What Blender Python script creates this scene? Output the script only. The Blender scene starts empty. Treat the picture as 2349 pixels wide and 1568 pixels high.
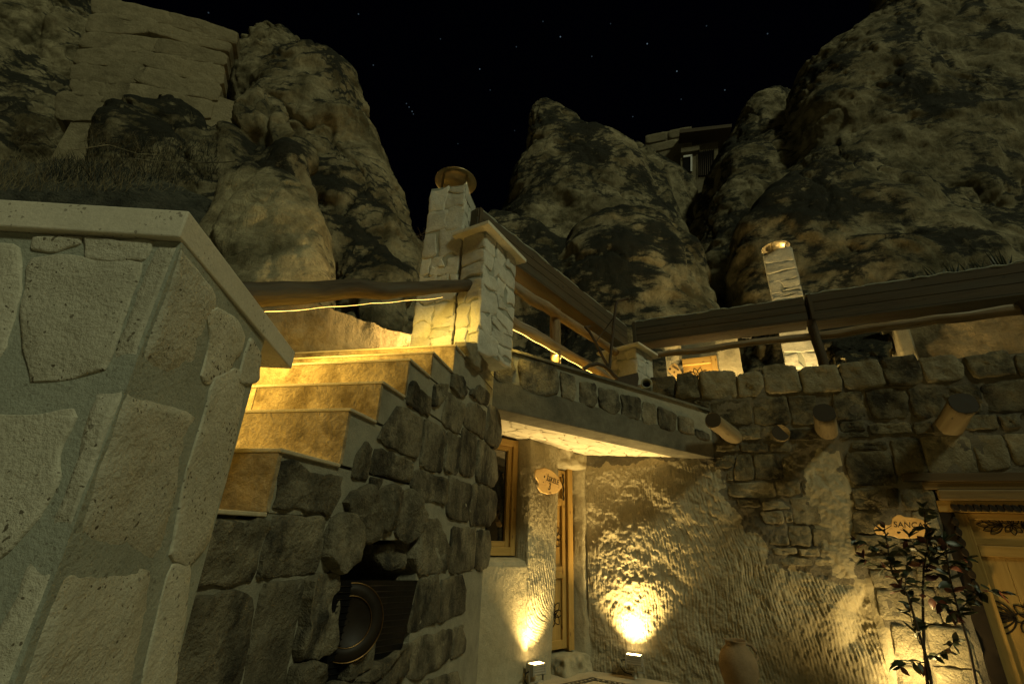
import bpy, bmesh, math, random
import numpy as np
from mathutils import Vector, Matrix
R_ = math.radians
scene = bpy.context.scene
COL = scene.collection

# ------------------------------------------------------------------ camera
PW, PH, PF = 2348, 1568, 1043.0           # photo reading size and focal length in those pixels
CX, CY = PW/2, PH/2
EYE = np.array([0.0, 0.0, 1.3])
PITCH = math.atan2(PF, math.hypot(101, 2484)); ROLL = math.atan2(101, 2484)
_d = np.array([0, math.cos(PITCH), math.sin(PITCH)])
_u0 = np.array([0, -math.sin(PITCH), math.cos(PITCH)]); _r0 = np.array([1.0, 0, 0])
_u = _u0*math.cos(ROLL) - _r0*math.sin(ROLL)
_r = _r0*math.cos(ROLL) + _u0*math.sin(ROLL)
cam = bpy.data.cameras.new('camera'); camo = bpy.data.objects.new('camera', cam); COL.objects.link(camo)
cam.sensor_width = 36; cam.lens = PF/PW*36; cam.clip_start = 0.02; cam.clip_end = 2000
camo.matrix_world = Matrix(((_r[0], _u[0], -_d[0], EYE[0]), (_r[1], _u[1], -_d[1], EYE[1]), (_r[2], _u[2], -_d[2], EYE[2]), (0, 0, 0, 1)))
scene.camera = camo

def ray(x, y):
    v = _d*PF + _r*(x-CX) + _u*(CY-y); return v/np.linalg.norm(v)
def aty(x, y, Y):
    q = ray(x, y); return EYE + q*(Y/q[1])
def onz(x, y, z):
    q = ray(x, y); return EYE + q*((z-EYE[2])/q[2])
def Z(ox, oy, s, pts):                     # enlarged-crop reading -> photo reading pixels
    k = PW/3840
    return [((ox+x*s)*k, (oy+y*s)*k) for x, y in pts]

# ------------------------------------------------------------------ light
MOON_AZ, MOON_EL = 140, 45                 # azimuth (clockwise from +Y) the light comes from
world = bpy.data.worlds.new('World'); scene.world = world; world.use_nodes = True
wn, wl = world.node_tree.nodes, world.node_tree.links
wn.clear()
wout = wn.new('ShaderNodeOutputWorld'); bg = wn.new('ShaderNodeBackground')
sky = wn.new('ShaderNodeTexSky'); sky.sky_type = 'NISHITA'; sky.sun_disc = False
sky.sun_elevation = R_(MOON_EL); sky.sun_rotation = R_(MOON_AZ)
bg.inputs[1].default_value = 1.0
dim = wn.new('ShaderNodeVectorMath'); dim.operation = 'MULTIPLY'; dim.inputs[1].default_value = (0.00016, 0.00014, 0.00026)
wl.new(sky.outputs[0], dim.inputs[0])
tc = wn.new('ShaderNodeTexCoord')
prev = dim.outputs[0]
STARS = [((1285, 85), 2.2), ((1484, 101), 2.2), ((1552, 164), 2.0), ((1357, 130), .7), ((1184, 108), .6), ((1100, 159), 1.6), ((938, 246), 1.0), ((945, 256), 1.3), ((932, 238), .8),
         ((948, 262), .7), ((1124, 207), .5), ((1662, 207), 1.2), ((1451, 268), .7), ((1562, 228), .5), ((856, 150), .8), ((478, 30), .7), ((822, 33), .9), ((1760, 78), .8), ((1245, 50), .5), ((1400, 55), .4), ((1010, 90), .5), ((1180, 300), .4), ((1050, 330), .4), ((1620, 60), .5)]
for (sx, sy), b in STARS:
    q = ray(sx, sy)
    vd = wn.new('ShaderNodeVectorMath'); vd.operation = 'DISTANCE'; vd.inputs[1].default_value = tuple(q)
    wl.new(tc.outputs['Generated'], vd.inputs[0])
    mr = wn.new('ShaderNodeMapRange'); mr.inputs[1].default_value = .0014; mr.inputs[2].default_value = .0005; mr.inputs[3].default_value = 0; mr.inputs[4].default_value = b*.075
    wl.new(vd.outputs['Value'], mr.inputs[0])
    sc_ = wn.new('ShaderNodeVectorMath'); sc_.operation = 'MULTIPLY_ADD'; sc_.inputs[1].default_value = (.55, .8, 1.0)
    wl.new(mr.outputs[0], sc_.inputs[0]); wl.new(prev, sc_.inputs[2]); prev = sc_.outputs[0]
wl.new(prev, bg.inputs[0]); wl.new(bg.outputs[0], wout.inputs[0])
sun = bpy.data.lights.new('moon', 'SUN'); sun.energy = 1.0; sun.angle = R_(8); sun.color = (.96, 1.0, .60)
suno = bpy.data.objects.new('moon', sun); COL.objects.link(suno)
_a, _e = R_(MOON_AZ), R_(MOON_EL)
suno.rotation_euler = Vector((-math.sin(_a)*math.cos(_e), -math.cos(_a)*math.cos(_e), -math.sin(_e))).to_track_quat('-Z', 'Y').to_euler()
vs = scene.view_settings; vs.view_transform = 'Standard'; vs.look = 'None'; vs.exposure = 0.0; vs.gamma = 1.0; vs.use_curve_mapping = False
scene.cycles.use_denoising = True
scene.cycles.max_bounces = 6; scene.cycles.diffuse_bounces = 3; scene.cycles.sample_clamp_indirect = 3
WARM = (1.0, .62, .20)

# ------------------------------------------------------------------ noise
def _hash(ix, iy, iz, seed):
    h = (ix.astype(np.int64)*374761393 + iy.astype(np.int64)*668265263 + iz.astype(np.int64)*2147483647 + seed*974634619) & 0xffffffff
    h = ((h ^ (h >> 13))*1274126177) & 0xffffffff
    h = ((h ^ (h >> 16))*2246822519) & 0xffffffff
    return ((h ^ (h >> 15)) & 0xffffff)/float(0xffffff)*2-1
def vnoise(p, seed=0):
    p = np.asarray(p, float); i = np.floor(p); f = p-i; w = f*f*f*(f*(f*6-15)+10); i = i.astype(np.int64)
    o = np.zeros(len(p))
    for dx in (0, 1):
        wx = w[:, 0] if dx else 1-w[:, 0]
        for dy in (0, 1):
            wy = w[:, 1] if dy else 1-w[:, 1]
            for dz in (0, 1):
                wz = w[:, 2] if dz else 1-w[:, 2]
                o += wx*wy*wz*_hash(i[:, 0]+dx, i[:, 1]+dy, i[:, 2]+dz, seed)
    return o
def fbm(p, octs=4, seed=0, gain=.5, lac=2.03):
    p = np.asarray(p, float); a = 1.; o = np.zeros(len(p))
    for k in range(octs):
        o += a*vnoise(p, seed+k*17); p = p*lac+11.3; a *= gain
    return o
def n1(x, y=0., z=0., seed=0):
    return float(vnoise(np.array([[x, y, z]]), seed)[0])

# ------------------------------------------------------------------ objects
def wloc(o):
    return Vector((0, 0, 0)) if o is None else (Vector(o.location) + wloc(o.parent))
def mk(name, V, F, mat, parent=None, uv=None, smooth=True, base=False):
    V = np.asarray(V, float)
    c = V.mean(0)
    if base: c = np.array([c[0], c[1], V[:, 2].min()])
    me = bpy.data.meshes.new(name); me.from_pydata([tuple(v) for v in (V-c)], [], F)
    if smooth: me.polygons.foreach_set('use_smooth', [True]*len(me.polygons))
    if uv is not None:
        lay = me.uv_layers.new(name='UVMap'); idx = np.zeros(len(me.loops), int); me.loops.foreach_get('vertex_index', idx)
        lay.data.foreach_set('uv', np.asarray(uv, float)[idx].ravel())
    if mat is not None: me.materials.append(mat)
    me.update()
    o = bpy.data.objects.new(name, me); COL.objects.link(o)
    o.parent = parent; o.location = Vector(c) - wloc(parent)
    return o
def tag(o, label=None, cat=None, group=None, kind=None):
    if label: o['label'] = label
    if cat: o['category'] = cat
    if group: o['group'] = group
    if kind: o['kind'] = kind
    return o
def thing(name, loc, label, cat, group=None):
    o = bpy.data.objects.new(name, None); COL.objects.link(o); o.location = Vector(loc); o.empty_display_size = .1
    return tag(o, label, cat, group)
class Pl:                                   # a vertical plane: origin (x, y), running along azimuth az, facing the camera
    def __init__(s, o, az):
        a = R_(az); s.o = np.array([o[0], o[1], 0.]); s.az = az
        s.u = np.array([math.sin(a), math.cos(a), 0.]); s.n = np.array([math.cos(a), -math.sin(a), 0.])
    def P(s, u, v, n=0.):
        return s.o + s.u*u + s.n*n + np.array([0, 0, v])
    def hit(s, x, y, n=0.):
        q = ray(x, y); t = ((s.o + s.n*n - EYE) @ s.n)/(q @ s.n); return EYE + q*t
    def uv(s, x, y, n=0.):
        p = s.hit(x, y, n); return float((p-s.o) @ s.u), float(p[2])
    def off(s, n):
        return Pl(tuple((s.o+s.n*n)[:2]), s.az)
def box_vf(c8):
    F = [(0, 3, 2, 1), (4, 5, 6, 7), (0, 1, 5, 4), (1, 2, 6, 5), (2, 3, 7, 6), (3, 0, 4, 7)]
    return c8, F
def bevel_obj(o, w, seg=2):
    m = o.modifiers.new('bevel', 'BEVEL'); m.width = w; m.segments = seg; m.limit_method = 'ANGLE'
    return o
def pbox(name, pl, u0, u1, v0, v1, n0, n1, mat, parent=None, bev=0., uvrot=False, base=False):
    c = [pl.P(u0, v0, n0), pl.P(u1, v0, n0), pl.P(u1, v0, n1), pl.P(u0, v0, n1), pl.P(u0, v1, n0), pl.P(u1, v1, n0), pl.P(u1, v1, n1), pl.P(u0, v1, n1)]
    uv = [(u0, v0+n0), (u1, v0+n0), (u1, v0+n1), (u0, v0+n1), (u0, v1+n0), (u1, v1+n0), (u1, v1+n1), (u0, v1+n1)]
    if uvrot: uv = [(b, a) for a, b in uv]
    off = random.random()*7
    uv = [(a+off, b+off) for a, b in uv]
    V, F = box_vf(c)
    o = mk(name, V, F, mat, parent, uv, smooth=False, base=base)
    if bev: bevel_obj(o, bev)
    return o
def hexa(name, P8, mat, parent=None, bev=0., uv=None):
    V, F = box_vf(P8); o = mk(name, V, F, mat, parent, uv, smooth=False)
    if bev: bevel_obj(o, bev)
    return o
def tube_vf(path, rad, sides=12, rough=0., seed=0, caps=True):
    P = [np.asarray(p, float) for p in path]; n = len(P); V = []; F = []; UV = []
    if not hasattr(rad, '__len__'): rad = [rad]*n
    T = [P[min(i+1, n-1)]-P[max(i-1, 0)] for i in range(n)]; T = [t/np.linalg.norm(t) for t in T]
    a = np.array([0, 0, 1.]) if abs(T[0][2]) < .9 else np.array([1., 0, 0])
    L = 0
    for i in range(n):
        x = np.cross(T[i], a); x /= np.linalg.norm(x); y = np.cross(T[i], x); a = -y if False else a
        if i: L += np.linalg.norm(P[i]-P[i-1])
        for k in range(sides):
            th = 2*math.pi*k/sides
            r = rad[i]*(1 + (rough*n1(math.cos(th)*1.6+seed*3.7, math.sin(th)*1.6, L*5+seed) if rough else 0))
            V.append(P[i] + (x*math.cos(th) + y*math.sin(th))*r); UV.append((L, k/sides))
    for i in range(n-1):
        for k in range(sides):
            k2 = (k+1) % sides
            F.append((i*sides+k, i*sides+k2, (i+1)*sides+k2, (i+1)*sides+k))
    if caps:
        F.append(tuple(range(sides))); F.append(tuple(reversed(range((n-1)*sides, n*sides))))
    return V, F, UV
def tube(name, path, rad, mat, parent=None, sides=12, rough=0., seed=0, smooth=True):
    V, F, UV = tube_vf(path, rad, sides, rough, seed); return mk(name, V, F, mat, parent, UV, smooth)
def lerp_path(a, b, n, wob=0., seed=0):
    a = np.asarray(a, float); b = np.asarray(b, float)
    return [a+(b-a)*i/(n-1) + wob*np.array([n1(i*.5, seed), n1(i*.5, seed+9), n1(i*.5, seed+21)]) for i in range(n)]
def log(name, a, b, r0, r1, mat, parent=None, n=14, seed=0, wob=.012, rough=.16):
    pth = lerp_path(a, b, n, wob, seed); rad = [r0+(r1-r0)*i/(n-1) for i in range(n)]
    return tube(name, pth, rad, mat, parent, 14, rough, seed)
def lathe(name, prof, base, mat, parent=None, sides=32, tilt=None):
    V = []; F = []; n = len(prof)
    for r, z in prof:
        for k in range(sides):
            th = 2*math.pi*k/sides; V.append(np.array([r*math.cos(th), r*math.sin(th), z]))
    for i in range(n-1):
        for k in range(sides):
            k2 = (k+1) % sides; F.append((i*sides+k, i*sides+k2, (i+1)*sides+k2, (i+1)*sides+k))
    if tilt is not None:
        M = np.array(Vector((0, 0, 1)).rotation_difference(Vector(tilt)).to_matrix()); V = [M @ v for v in V]
    V = [v+np.asarray(base, float) for v in V]
    return mk(name, V, F, mat, parent)

# polygons -> stones
def chaikin(p, it=1):
    for _ in range(it):
        q = []
        for i in range(len(p)):
            a, b = np.array(p[i]), np.array(p[(i+1) % len(p)]); q += [a*.92+b*.08, a*.08+b*.92]
        p = q
    return p
def resample(p, n):
    p = [np.array(x, float) for x in p]; p.append(p[0]); L = [0]
    for i in range(len(p)-1): L.append(L[-1]+np.linalg.norm(p[i+1]-p[i]))
    out = []; j = 0
    for k in range(n):
        t = L[-1]*k/n
        while L[j+1] < t: j += 1
        f = (t-L[j])/max(1e-9, L[j+1]-L[j]); out.append(p[j]*(1-f)+p[j+1]*f)
    return out
SEED = [0]
def stone(pl, poly, h, mat, parent, depth=.05, rough=.5, n=32, jit=.012, name='stone', pmap=None, inset=.007, grow=.006, micro=.004, gmax=.05):
    """one rough stone: outline poly in the plane's (u, v), standing h proud of it"""
    SEED[0] += 1; sd = SEED[0]
    pl_P = pmap or pl.P
    p = resample(chaikin(poly, 1), n)
    A = sum(p[i][0]*p[(i+1) % n][1]-p[(i+1) % n][0]*p[i][1] for i in range(n))
    if A < 0: p = p[::-1]
    c = sum(p)/n; size = math.sqrt(abs(A)/2)
    j = min(jit, size*.08)
    P0 = np.array(p); rad = np.linalg.norm(P0-c, axis=1)[:, None]
    P0 = c+(P0-c)*(1+min(grow, size*gmax)/rad)
    nz = np.stack([fbm(np.c_[P0*18, np.full(n, sd*1.7)], 2, 1), fbm(np.c_[P0*18, np.full(n, sd*1.7+50)], 2, 2)], 1)
    P0 = P0 + nz*j
    rad = np.linalg.norm(P0-c, axis=1)[:, None]
    ins_ = min(inset, size*.10)
    def ins(d): return c+(P0-c)*np.clip(1-d/rad, .15, 1)
    rings = [(P0+(c-P0)*-.02, -depth, 0), (P0, h*.15, .15), (ins(ins_*.5), h*.75, .7), (ins(ins_*1.5), h, 1), (c+(P0-c)*.72, h, 1), (c+(P0-c)*.48, h, 1), (c+(P0-c)*.22, h, 1)]
    V = []; F = []
    tx, ty = random.uniform(-.35, .35)*h/size, random.uniform(-.35, .35)*h/size
    for Q, hh, k in rings:
        Q = np.asarray(Q)
        d = fbm(np.c_[Q*7, np.full(len(Q), sd*3.1)], 3, 5)*h*rough*k + vnoise(np.c_[Q*34, np.full(len(Q), sd*2.1)], 6)*micro*k + ((Q-c) @ np.array([tx, ty]))*k
        for q, dd in zip(Q, d): V.append(pl_P(q[0], q[1], hh+dd))
    V.append(pl_P(c[0], c[1], h+n1(c[0]*7, c[1]*7, sd)*h*rough))
    for r in range(len(rings)-1):
        for k in range(n):
            k2 = (k+1) % n; F.append((r*n+k, r*n+k2, (r+1)*n+k2, (r+1)*n+k))
    r = len(rings)-1
    for k in range(n): F.append((r*n+k, r*n+(k+1) % n, len(V)-1))
    o = mk(name, V, F, mat, parent); o.data.polygons.foreach_set('use_smooth', [i >= 3*n for i in range(len(F))]); return o
def courses(rect, rows, seed, nmin=1, nmax=3):
    rnd = random.Random(seed); u0, u1, v0, v1 = rect; hs = [rnd.uniform(.6, 1.5) for _ in range(rows)]; k = (v1-v0)/sum(hs); v = v0; out = []
    for h in hs:
        h *= k; m = rnd.randint(nmin, nmax); ws = [rnd.uniform(.6, 1.6) for _ in range(m)]; kk = (u1-u0)/sum(ws); u = u0
        for w in ws:
            w *= kk; j = lambda: rnd.uniform(-.2, .2)*min(w, h)
            if rnd.random() < .25 and h > .1:
                cut = rnd.uniform(.35, .65); subs = [(v, v+h*cut), (v+h*cut, v+h)]
            else: subs = [(v, v+h)]
            for a, b in subs:
                L, R2 = u <= u0+1e-6, u+w >= u1-1e-6
                pt = lambda x, y, edge: np.array([x+(0 if edge else j()), y+j()])
                poly = [pt(u, a, L), pt(u+w*.5, a, False), pt(u+w, a, R2), pt(u+w, (a+b)/2, R2), pt(u+w, b, R2), pt(u+w*.5, b, False), pt(u, b, L), pt(u, (a+b)/2, L)]
                out.append(poly)
            u += w
        v += h
    return out
def clip_half(poly, a, b):                 # keep the side of the bisector nearer to a
    m = (a+b)/2; d = b-a; out = []
    for i in range(len(poly)):
        p, q = poly[i], poly[(i+1) % len(poly)]; sp, sq = (p-m) @ d, (q-m) @ d
        if sp <= 0: out.append(p)
        if (sp < 0) != (sq < 0): out.append(p+(q-p)*(sp/(sp-sq)))
    return out
def voronoi(rect, nu, nv, seed, jit=.42, aspect=1.0):
    rnd = random.Random(seed); u0, u1, v0, v1 = rect; pts = []
    for j in range(nv):
        for i in range(nu):
            pts.append(np.array([u0+(u1-u0)*(i+.5+(.25 if j % 2 else -.25)+rnd.uniform(-jit, jit))/nu, v0+(v1-v0)*(j+.5+rnd.uniform(-jit, jit))/nv]))
    cells = []
    for i, a in enumerate(pts):
        poly = [np.array(x, float) for x in ((u0, v0), (u1, v0), (u1, v1), (u0, v1))]
        for k, b in enumerate(pts):
            if k != i and poly: poly = clip_half(poly, a, b)
        if len(poly) >= 3: cells.append(poly)
    return cells
def shrink(poly, g):
    c = sum(poly)/len(poly); return [c+(p-c)*max(.3, 1-g/max(1e-6, np.linalg.norm(p-c))) for p in poly]
def poly_area(p): return abs(sum(p[i][0]*p[(i+1) % len(p)][1]-p[(i+1) % len(p)][0]*p[i][1] for i in range(len(p))))/2
def in_poly(x, y, poly):
    x = np.asarray(x); y = np.asarray(y); ins = np.zeros(x.shape, bool)
    for i in range(len(poly)):
        (x1, y1), (x2, y2) = poly[i], poly[(i+1) % len(poly)]
        cnd = ((y1 > y) != (y2 > y)) & (x < (x2-x1)*(y-y1)/((y2-y1) or 1e-9)+x1); ins ^= cnd
    return ins
def pdist(x, y, poly):                      # signed distance, inside positive
    d = np.full(np.shape(x), 1e9)
    for i in range(len(poly)):
        (x1, y1), (x2, y2) = poly[i], poly[(i+1) % len(poly)]; ex, ey = x2-x1, y2-y1
        t = np.clip(((x-x1)*ex+(y-y1)*ey)/(ex*ex+ey*ey+1e-12), 0, 1); d = np.minimum(d, np.hypot(x-x1-t*ex, y-y1-t*ey))
    return np.where(in_poly(x, y, poly), d, -d)
def grid_faces(nu, nv, skip=None):
    F = []
    for j in range(nv-1):
        for i in range(nu-1):
            if skip is not None and skip[j, i]: continue
            F.append((j*nu+i, j*nu+i+1, (j+1)*nu+i+1, (j+1)*nu+i))
    return F
def remesh(V, F, voxel):
    me = bpy.data.meshes.new('tmp'); me.from_pydata([tuple(v) for v in V], [], F)
    o = bpy.data.objects.new('tmp', me); COL.objects.link(o)
    m = o.modifiers.new('r', 'REMESH'); m.mode = 'VOXEL'; m.voxel_size = voxel
    dg = bpy.context.evaluated_depsgraph_get(); dg.update(); ev = o.evaluated_get(dg); r = bpy.data.meshes.new_from_object(ev)
    bpy.data.objects.remove(o); bpy.data.meshes.remove(me); return r

# ------------------------------------------------------------------ materials
def newmat(name):
    m = bpy.data.materials.new(name); m.use_nodes = True; nt = m.node_tree
    return m, nt, nt.nodes, nt.links, nt.nodes['Principled BSDF']
def ND(ns, t, **k):
    n = ns.new(t)
    for a, b in k.items(): setattr(n, a, b)
    return n
def noise_n(ns, ls, vec, scale, detail=5, rough=.6, dist=0.):
    n = ns.new('ShaderNodeTexNoise'); n.inputs['Scale'].default_value = scale; n.inputs['Detail'].default_value = detail; n.inputs['Roughness'].default_value = rough; n.inputs['Distortion'].default_value = dist
    ls.new(vec, n.inputs['Vector']); return n.outputs['Fac']
def ramp(ns, ls, fac, a, b, lo=0., hi=1.):
    m = ns.new('ShaderNodeMapRange'); m.inputs[1].default_value = a; m.inputs[2].default_value = b; m.inputs[3].default_value = lo; m.inputs[4].default_value = hi; m.clamp = True
    ls.new(fac, m.inputs[0]); return m.outputs[0]
def mixc(ns, ls, fac, a, b, mode='MIX'):
    m = ns.new('ShaderNodeMix'); m.data_type = 'RGBA'; m.blend_type = mode
    if isinstance(fac, (int, float)): m.inputs[0].default_value = fac
    else: ls.new(fac, m.inputs[0])
    for i, c in ((6, a), (7, b)):
        if isinstance(c, tuple): m.inputs[i].default_value = (*c, 1)
        else: ls.new(c, m.inputs[i])
    return m.outputs[2]
def math_n(ns, ls, op, a, b=0.):
    m = ns.new('ShaderNodeMath'); m.operation = op
    for i, c in ((0, a), (1, b)):
        if isinstance(c, (int, float)): m.inputs[i].default_value = c
        else: ls.new(c, m.inputs[i])
    return m.outputs[0]
def bump(ns, ls, h, strength, dist, bsdf, prev=None):
    b = ns.new('ShaderNodeBump'); b.inputs['Strength'].default_value = strength; b.inputs['Distance'].default_value = dist
    ls.new(h, b.inputs['Height'])
    if prev is not None: ls.new(prev, b.inputs['Normal'])
    if bsdf is not None: ls.new(b.outputs[0], bsdf.inputs['Normal'])
    return b.outputs[0]
def stone_mat(name, c1, c2, stain=(.03, .028, .022), stain_lo=.6, stain_hi=.75, stain_scale=2.2, pits=.0, grain=60, var=.25, bs=.5, fine=True, streak=False, pale=None, bdist=.006):
    m, nt, ns, ls, b = newmat(name)
    g = ns.new('ShaderNodeNewGeometry'); pos = g.outputs['Position']; oi = ns.new('ShaderNodeObjectInfo')
    # each stone gets its own offset so that the pattern does not run across joints
    off = ns.new('ShaderNodeVectorMath'); off.operation = 'MULTIPLY_ADD'; off.inputs[1].default_value = (1, 1, 1)
    rv = ns.new('ShaderNodeCombineXYZ'); r7 = math_n(ns, ls, 'MULTIPLY', oi.outputs['Random'], 37.); ls.new(r7, rv.inputs[0]); ls.new(r7, rv.inputs[2])
    ls.new(pos, off.inputs[0]); ls.new(rv.outputs[0], off.inputs[2]); vec = off.outputs[0]
    col = mixc(ns, ls, ramp(ns, ls, noise_n(ns, ls, vec, 6, 8, .72), .36, .64), c1, c2)
    if pale: col = mixc(ns, ls, ramp(ns, ls, noise_n(ns, ls, vec, 9, 8, .75, .6), .6, .72, 0, .8), col, pale)
    vv = vec
    if streak:
        mp = ns.new('ShaderNodeMapping'); mp.inputs['Scale'].default_value = (1.3, 1.3, .8); ls.new(vec, mp.inputs[0]); vv = mp.outputs[0]
    col = mixc(ns, ls, ramp(ns, ls, noise_n(ns, ls, vv, stain_scale, 7, .68, .3), stain_lo, stain_hi, 0, .92), col, stain)
    gr = noise_n(ns, ls, vec, grain, 3, .7)
    col = mixc(ns, ls, ramp(ns, ls, gr, .3, .7, .0, .3), col, tuple(x*.55 for x in c1))
    bright = ramp(ns, ls, oi.outputs['Random'], 0, 1, 1-var, 1+var*.6)
    hs = ns.new('ShaderNodeVectorMath'); hs.operation = 'SCALE'; ls.new(col, hs.inputs[0]); ls.new(bright, hs.inputs['Scale']); col = hs.outputs[0]
    hgt = math_n(ns, ls, 'ADD', math_n(ns, ls, 'MULTIPLY', noise_n(ns, ls, vec, 14, 6, .7), 1.2), math_n(ns, ls, 'MULTIPLY', gr, .5))
    if pits:
        v = ns.new('ShaderNodeTexVoronoi'); v.inputs['Scale'].default_value = 34; v.inputs['Randomness'].default_value = 1
        wv = ns.new('ShaderNodeTexNoise'); wv.inputs['Scale'].default_value = 45; wv.inputs['Detail'].default_value = 3; ls.new(vec, wv.inputs['Vector'])
        wd = ns.new('ShaderNodeVectorMath'); wd.operation = 'MULTIPLY_ADD'; wd.inputs[1].default_value = (.022, .022, .022); ls.new(wv.outputs['Color'], wd.inputs[0]); ls.new(vec, wd.inputs[2]); ls.new(wd.outputs[0], v.inputs['Vector'])
        thr = ramp(ns, ls, noise_n(ns, ls, vec, 7, 3, .6), .45, .75, .0, .24)
        pit = math_n(ns, ls, 'LESS_THAN', v.outputs['Distance'], thr)
        v2 = ns.new('ShaderNodeTexVoronoi'); v2.inputs['Scale'].default_value = 85; ls.new(wd.outputs[0], v2.inputs['Vector'])
        pit2 = math_n(ns, ls, 'LESS_THAN', v2.outputs['Distance'], ramp(ns, ls, noise_n(ns, ls, vec, 9, 4, .7), .40, .70, .0, .36))
        pp = math_n(ns, ls, 'MAXIMUM', math_n(ns, ls, 'MULTIPLY', pit, .7), pit2)
        col = mixc(ns, ls, math_n(ns, ls, 'MULTIPLY', pp, pits), col, (.07, .055, .03))
        hgt = math_n(ns, ls, 'SUBTRACT', hgt, math_n(ns, ls, 'MULTIPLY', pp, .5))
    ls.new(col, b.inputs['Base Color']); b.inputs['Roughness'].default_value = .92; b.inputs['Specular IOR Level'].default_value = .2
    bump(ns, ls, hgt, min(1, bs*1.2), bdist*4, b)
    return m
def wood_mat(name, c1, c2, sx=2.0, sy=26., rough=.75, knots=True, bs=.35, dark=(.02, .014, .008), darkamt=.35, weather=None):
    m, nt, ns, ls, b = newmat(name)
    uv = ns.new('ShaderNodeUVMap'); oi = ns.new('ShaderNodeObjectInfo')
    mp = ns.new('ShaderNodeMapping'); mp.inputs['Scale'].default_value = (sx, sy, 1); ls.new(uv.outputs[0], mp.inputs[0])
    cmb = ns.new('ShaderNodeCombineXYZ'); ls.new(math_n(ns, ls, 'MULTIPLY', oi.outputs['Random'], 91.), cmb.inputs[2])
    ad = ns.new('ShaderNodeVectorMath'); ls.new(mp.outputs[0], ad.inputs[0]); ls.new(cmb.outputs[0], ad.inputs[1]); vec = ad.outputs[0]
    g = noise_n(ns, ls, vec, 1.0, 6, .65, .8)
    col = mixc(ns, ls, ramp(ns, ls, g, .3, .7), c1, c2)
    cr = noise_n(ns, ls, vec, 2.2, 4, .7, .4)
    col = mixc(ns, ls, ramp(ns, ls, cr, .58, .72, 0, darkamt), col, dark)
    if knots:
        mp2 = ns.new('ShaderNodeMapping'); mp2.inputs['Scale'].default_value = (5, 9, 1); ls.new(uv.outputs[0], mp2.inputs[0])
        v = ns.new('ShaderNodeTexVoronoi'); v.inputs['Scale'].default_value = 1; ls.new(mp2.outputs[0], v.inputs['Vector'])
        col = mixc(ns, ls, ramp(ns, ls, v.outputs['Distance'], .14, .06, 0, .75), col, dark)
    if weather: col = mixc(ns, ls, ramp(ns, ls, noise_n(ns, ls, vec, .35, 4, .6), .45, .65, 0, .8), col, weather)
    ls.new(col, b.inputs['Base Color']); b.inputs['Roughness'].default_value = rough; b.inputs['Specular IOR Level'].default_value = .25
    bump(ns, ls, math_n(ns, ls, 'SUBTRACT', g, math_n(ns, ls, 'MULTIPLY', cr, .6)), bs, .008, b)
    return m
def plain(name, col, rough=.6, metal=0., var=.3, scale=18, emit=None, es=0., spec=.5):
    m, nt, ns, ls, b = newmat(name); g = ns.new('ShaderNodeNewGeometry')
    n = noise_n(ns, ls, g.outputs['Position'], scale, 5, .65)
    c = mixc(ns, ls, ramp(ns, ls, n, .3, .7), tuple(x*(1-var) for x in col), tuple(min(1, x*(1+var)) for x in col))
    ls.new(c, b.inputs['Base Color']); b.inputs['Roughness'].default_value = rough; b.inputs['Metallic'].default_value = metal
    ls.new(ramp(ns, ls, n, .3, .7, rough*.8, min(1, rough*1.2)), b.inputs['Roughness'])
    b.inputs['Specular IOR Level'].default_value = spec
    if emit:
        b.inputs['Emission Color'].default_value = (*emit, 1); b.inputs['Emission Strength'].default_value = es
    return m
def rock_mat(name='tuff_rock', lich=0., tint=1.):
    m, nt, ns, ls, b = newmat(name); g = ns.new('ShaderNodeNewGeometry'); pos = g.outputs['Position']
    col = mixc(ns, ls, ramp(ns, ls, noise_n(ns, ls, pos, 1.1, 9, .7, .5), .38, .60), (.10*tint, .09*tint, .052*tint), (.35*tint, .31*tint, .195*tint))
    col = mixc(ns, ls, ramp(ns, ls, noise_n(ns, ls, pos, 3.5, 7, .7, .4), .5, .75, 0, .5), col, (.12, .08, .038))
    sp = ns.new('ShaderNodeSeparateXYZ'); ls.new(g.outputs['Normal'], sp.inputs[0])
    up = ramp(ns, ls, sp.outputs[2], -.3, .9, -.12, .17)
    mp = ns.new('ShaderNodeMapping'); mp.inputs['Scale'].default_value = (1, 1, .7); ls.new(pos, mp.inputs[0])
    mp2 = ns.new('ShaderNodeMapping'); mp2.inputs['Rotation'].default_value = (.5, .4, 0); mp2.inputs['Scale'].default_value = (.8, 1.2, 2.2); ls.new(pos, mp2.inputs[0])
    li = math_n(ns, ls, 'ADD', math_n(ns, ls, 'MULTIPLY', noise_n(ns, ls, mp.outputs[0], .42, 8, .66, .2), 1.15), up)
    li2 = math_n(ns, ls, 'ADD', li, math_n(ns, ls, 'MULTIPLY', noise_n(ns, ls, mp2.outputs[0], 2.2, 10, .8, .4), .55))
    col = mixc(ns, ls, ramp(ns, ls, li2, .83+lich, .92+lich, 0, .95), col, (.016, .018, .015))
    col = mixc(ns, ls, ramp(ns, ls, noise_n(ns, ls, pos, 14, 8, .8), .5, .70, 0, .55), col, (.05, .042, .03))
    ls.new(col, b.inputs['Base Color']); b.inputs['Roughness'].default_value = .95; b.inputs['Specular IOR Level'].default_value = .1
    mpb = ns.new('ShaderNodeMapping'); mpb.inputs['Scale'].default_value = (1.5, 1.5, .55); ls.new(pos, mpb.inputs[0])
    h = math_n(ns, ls, 'ADD', noise_n(ns, ls, mpb.outputs[0], 4, 10, .75, .8), math_n(ns, ls, 'MULTIPLY', noise_n(ns, ls, pos, 26, 5, .75), .35))
    bump(ns, ls, h, 1.0, .075, b); return m
M = {}
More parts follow.
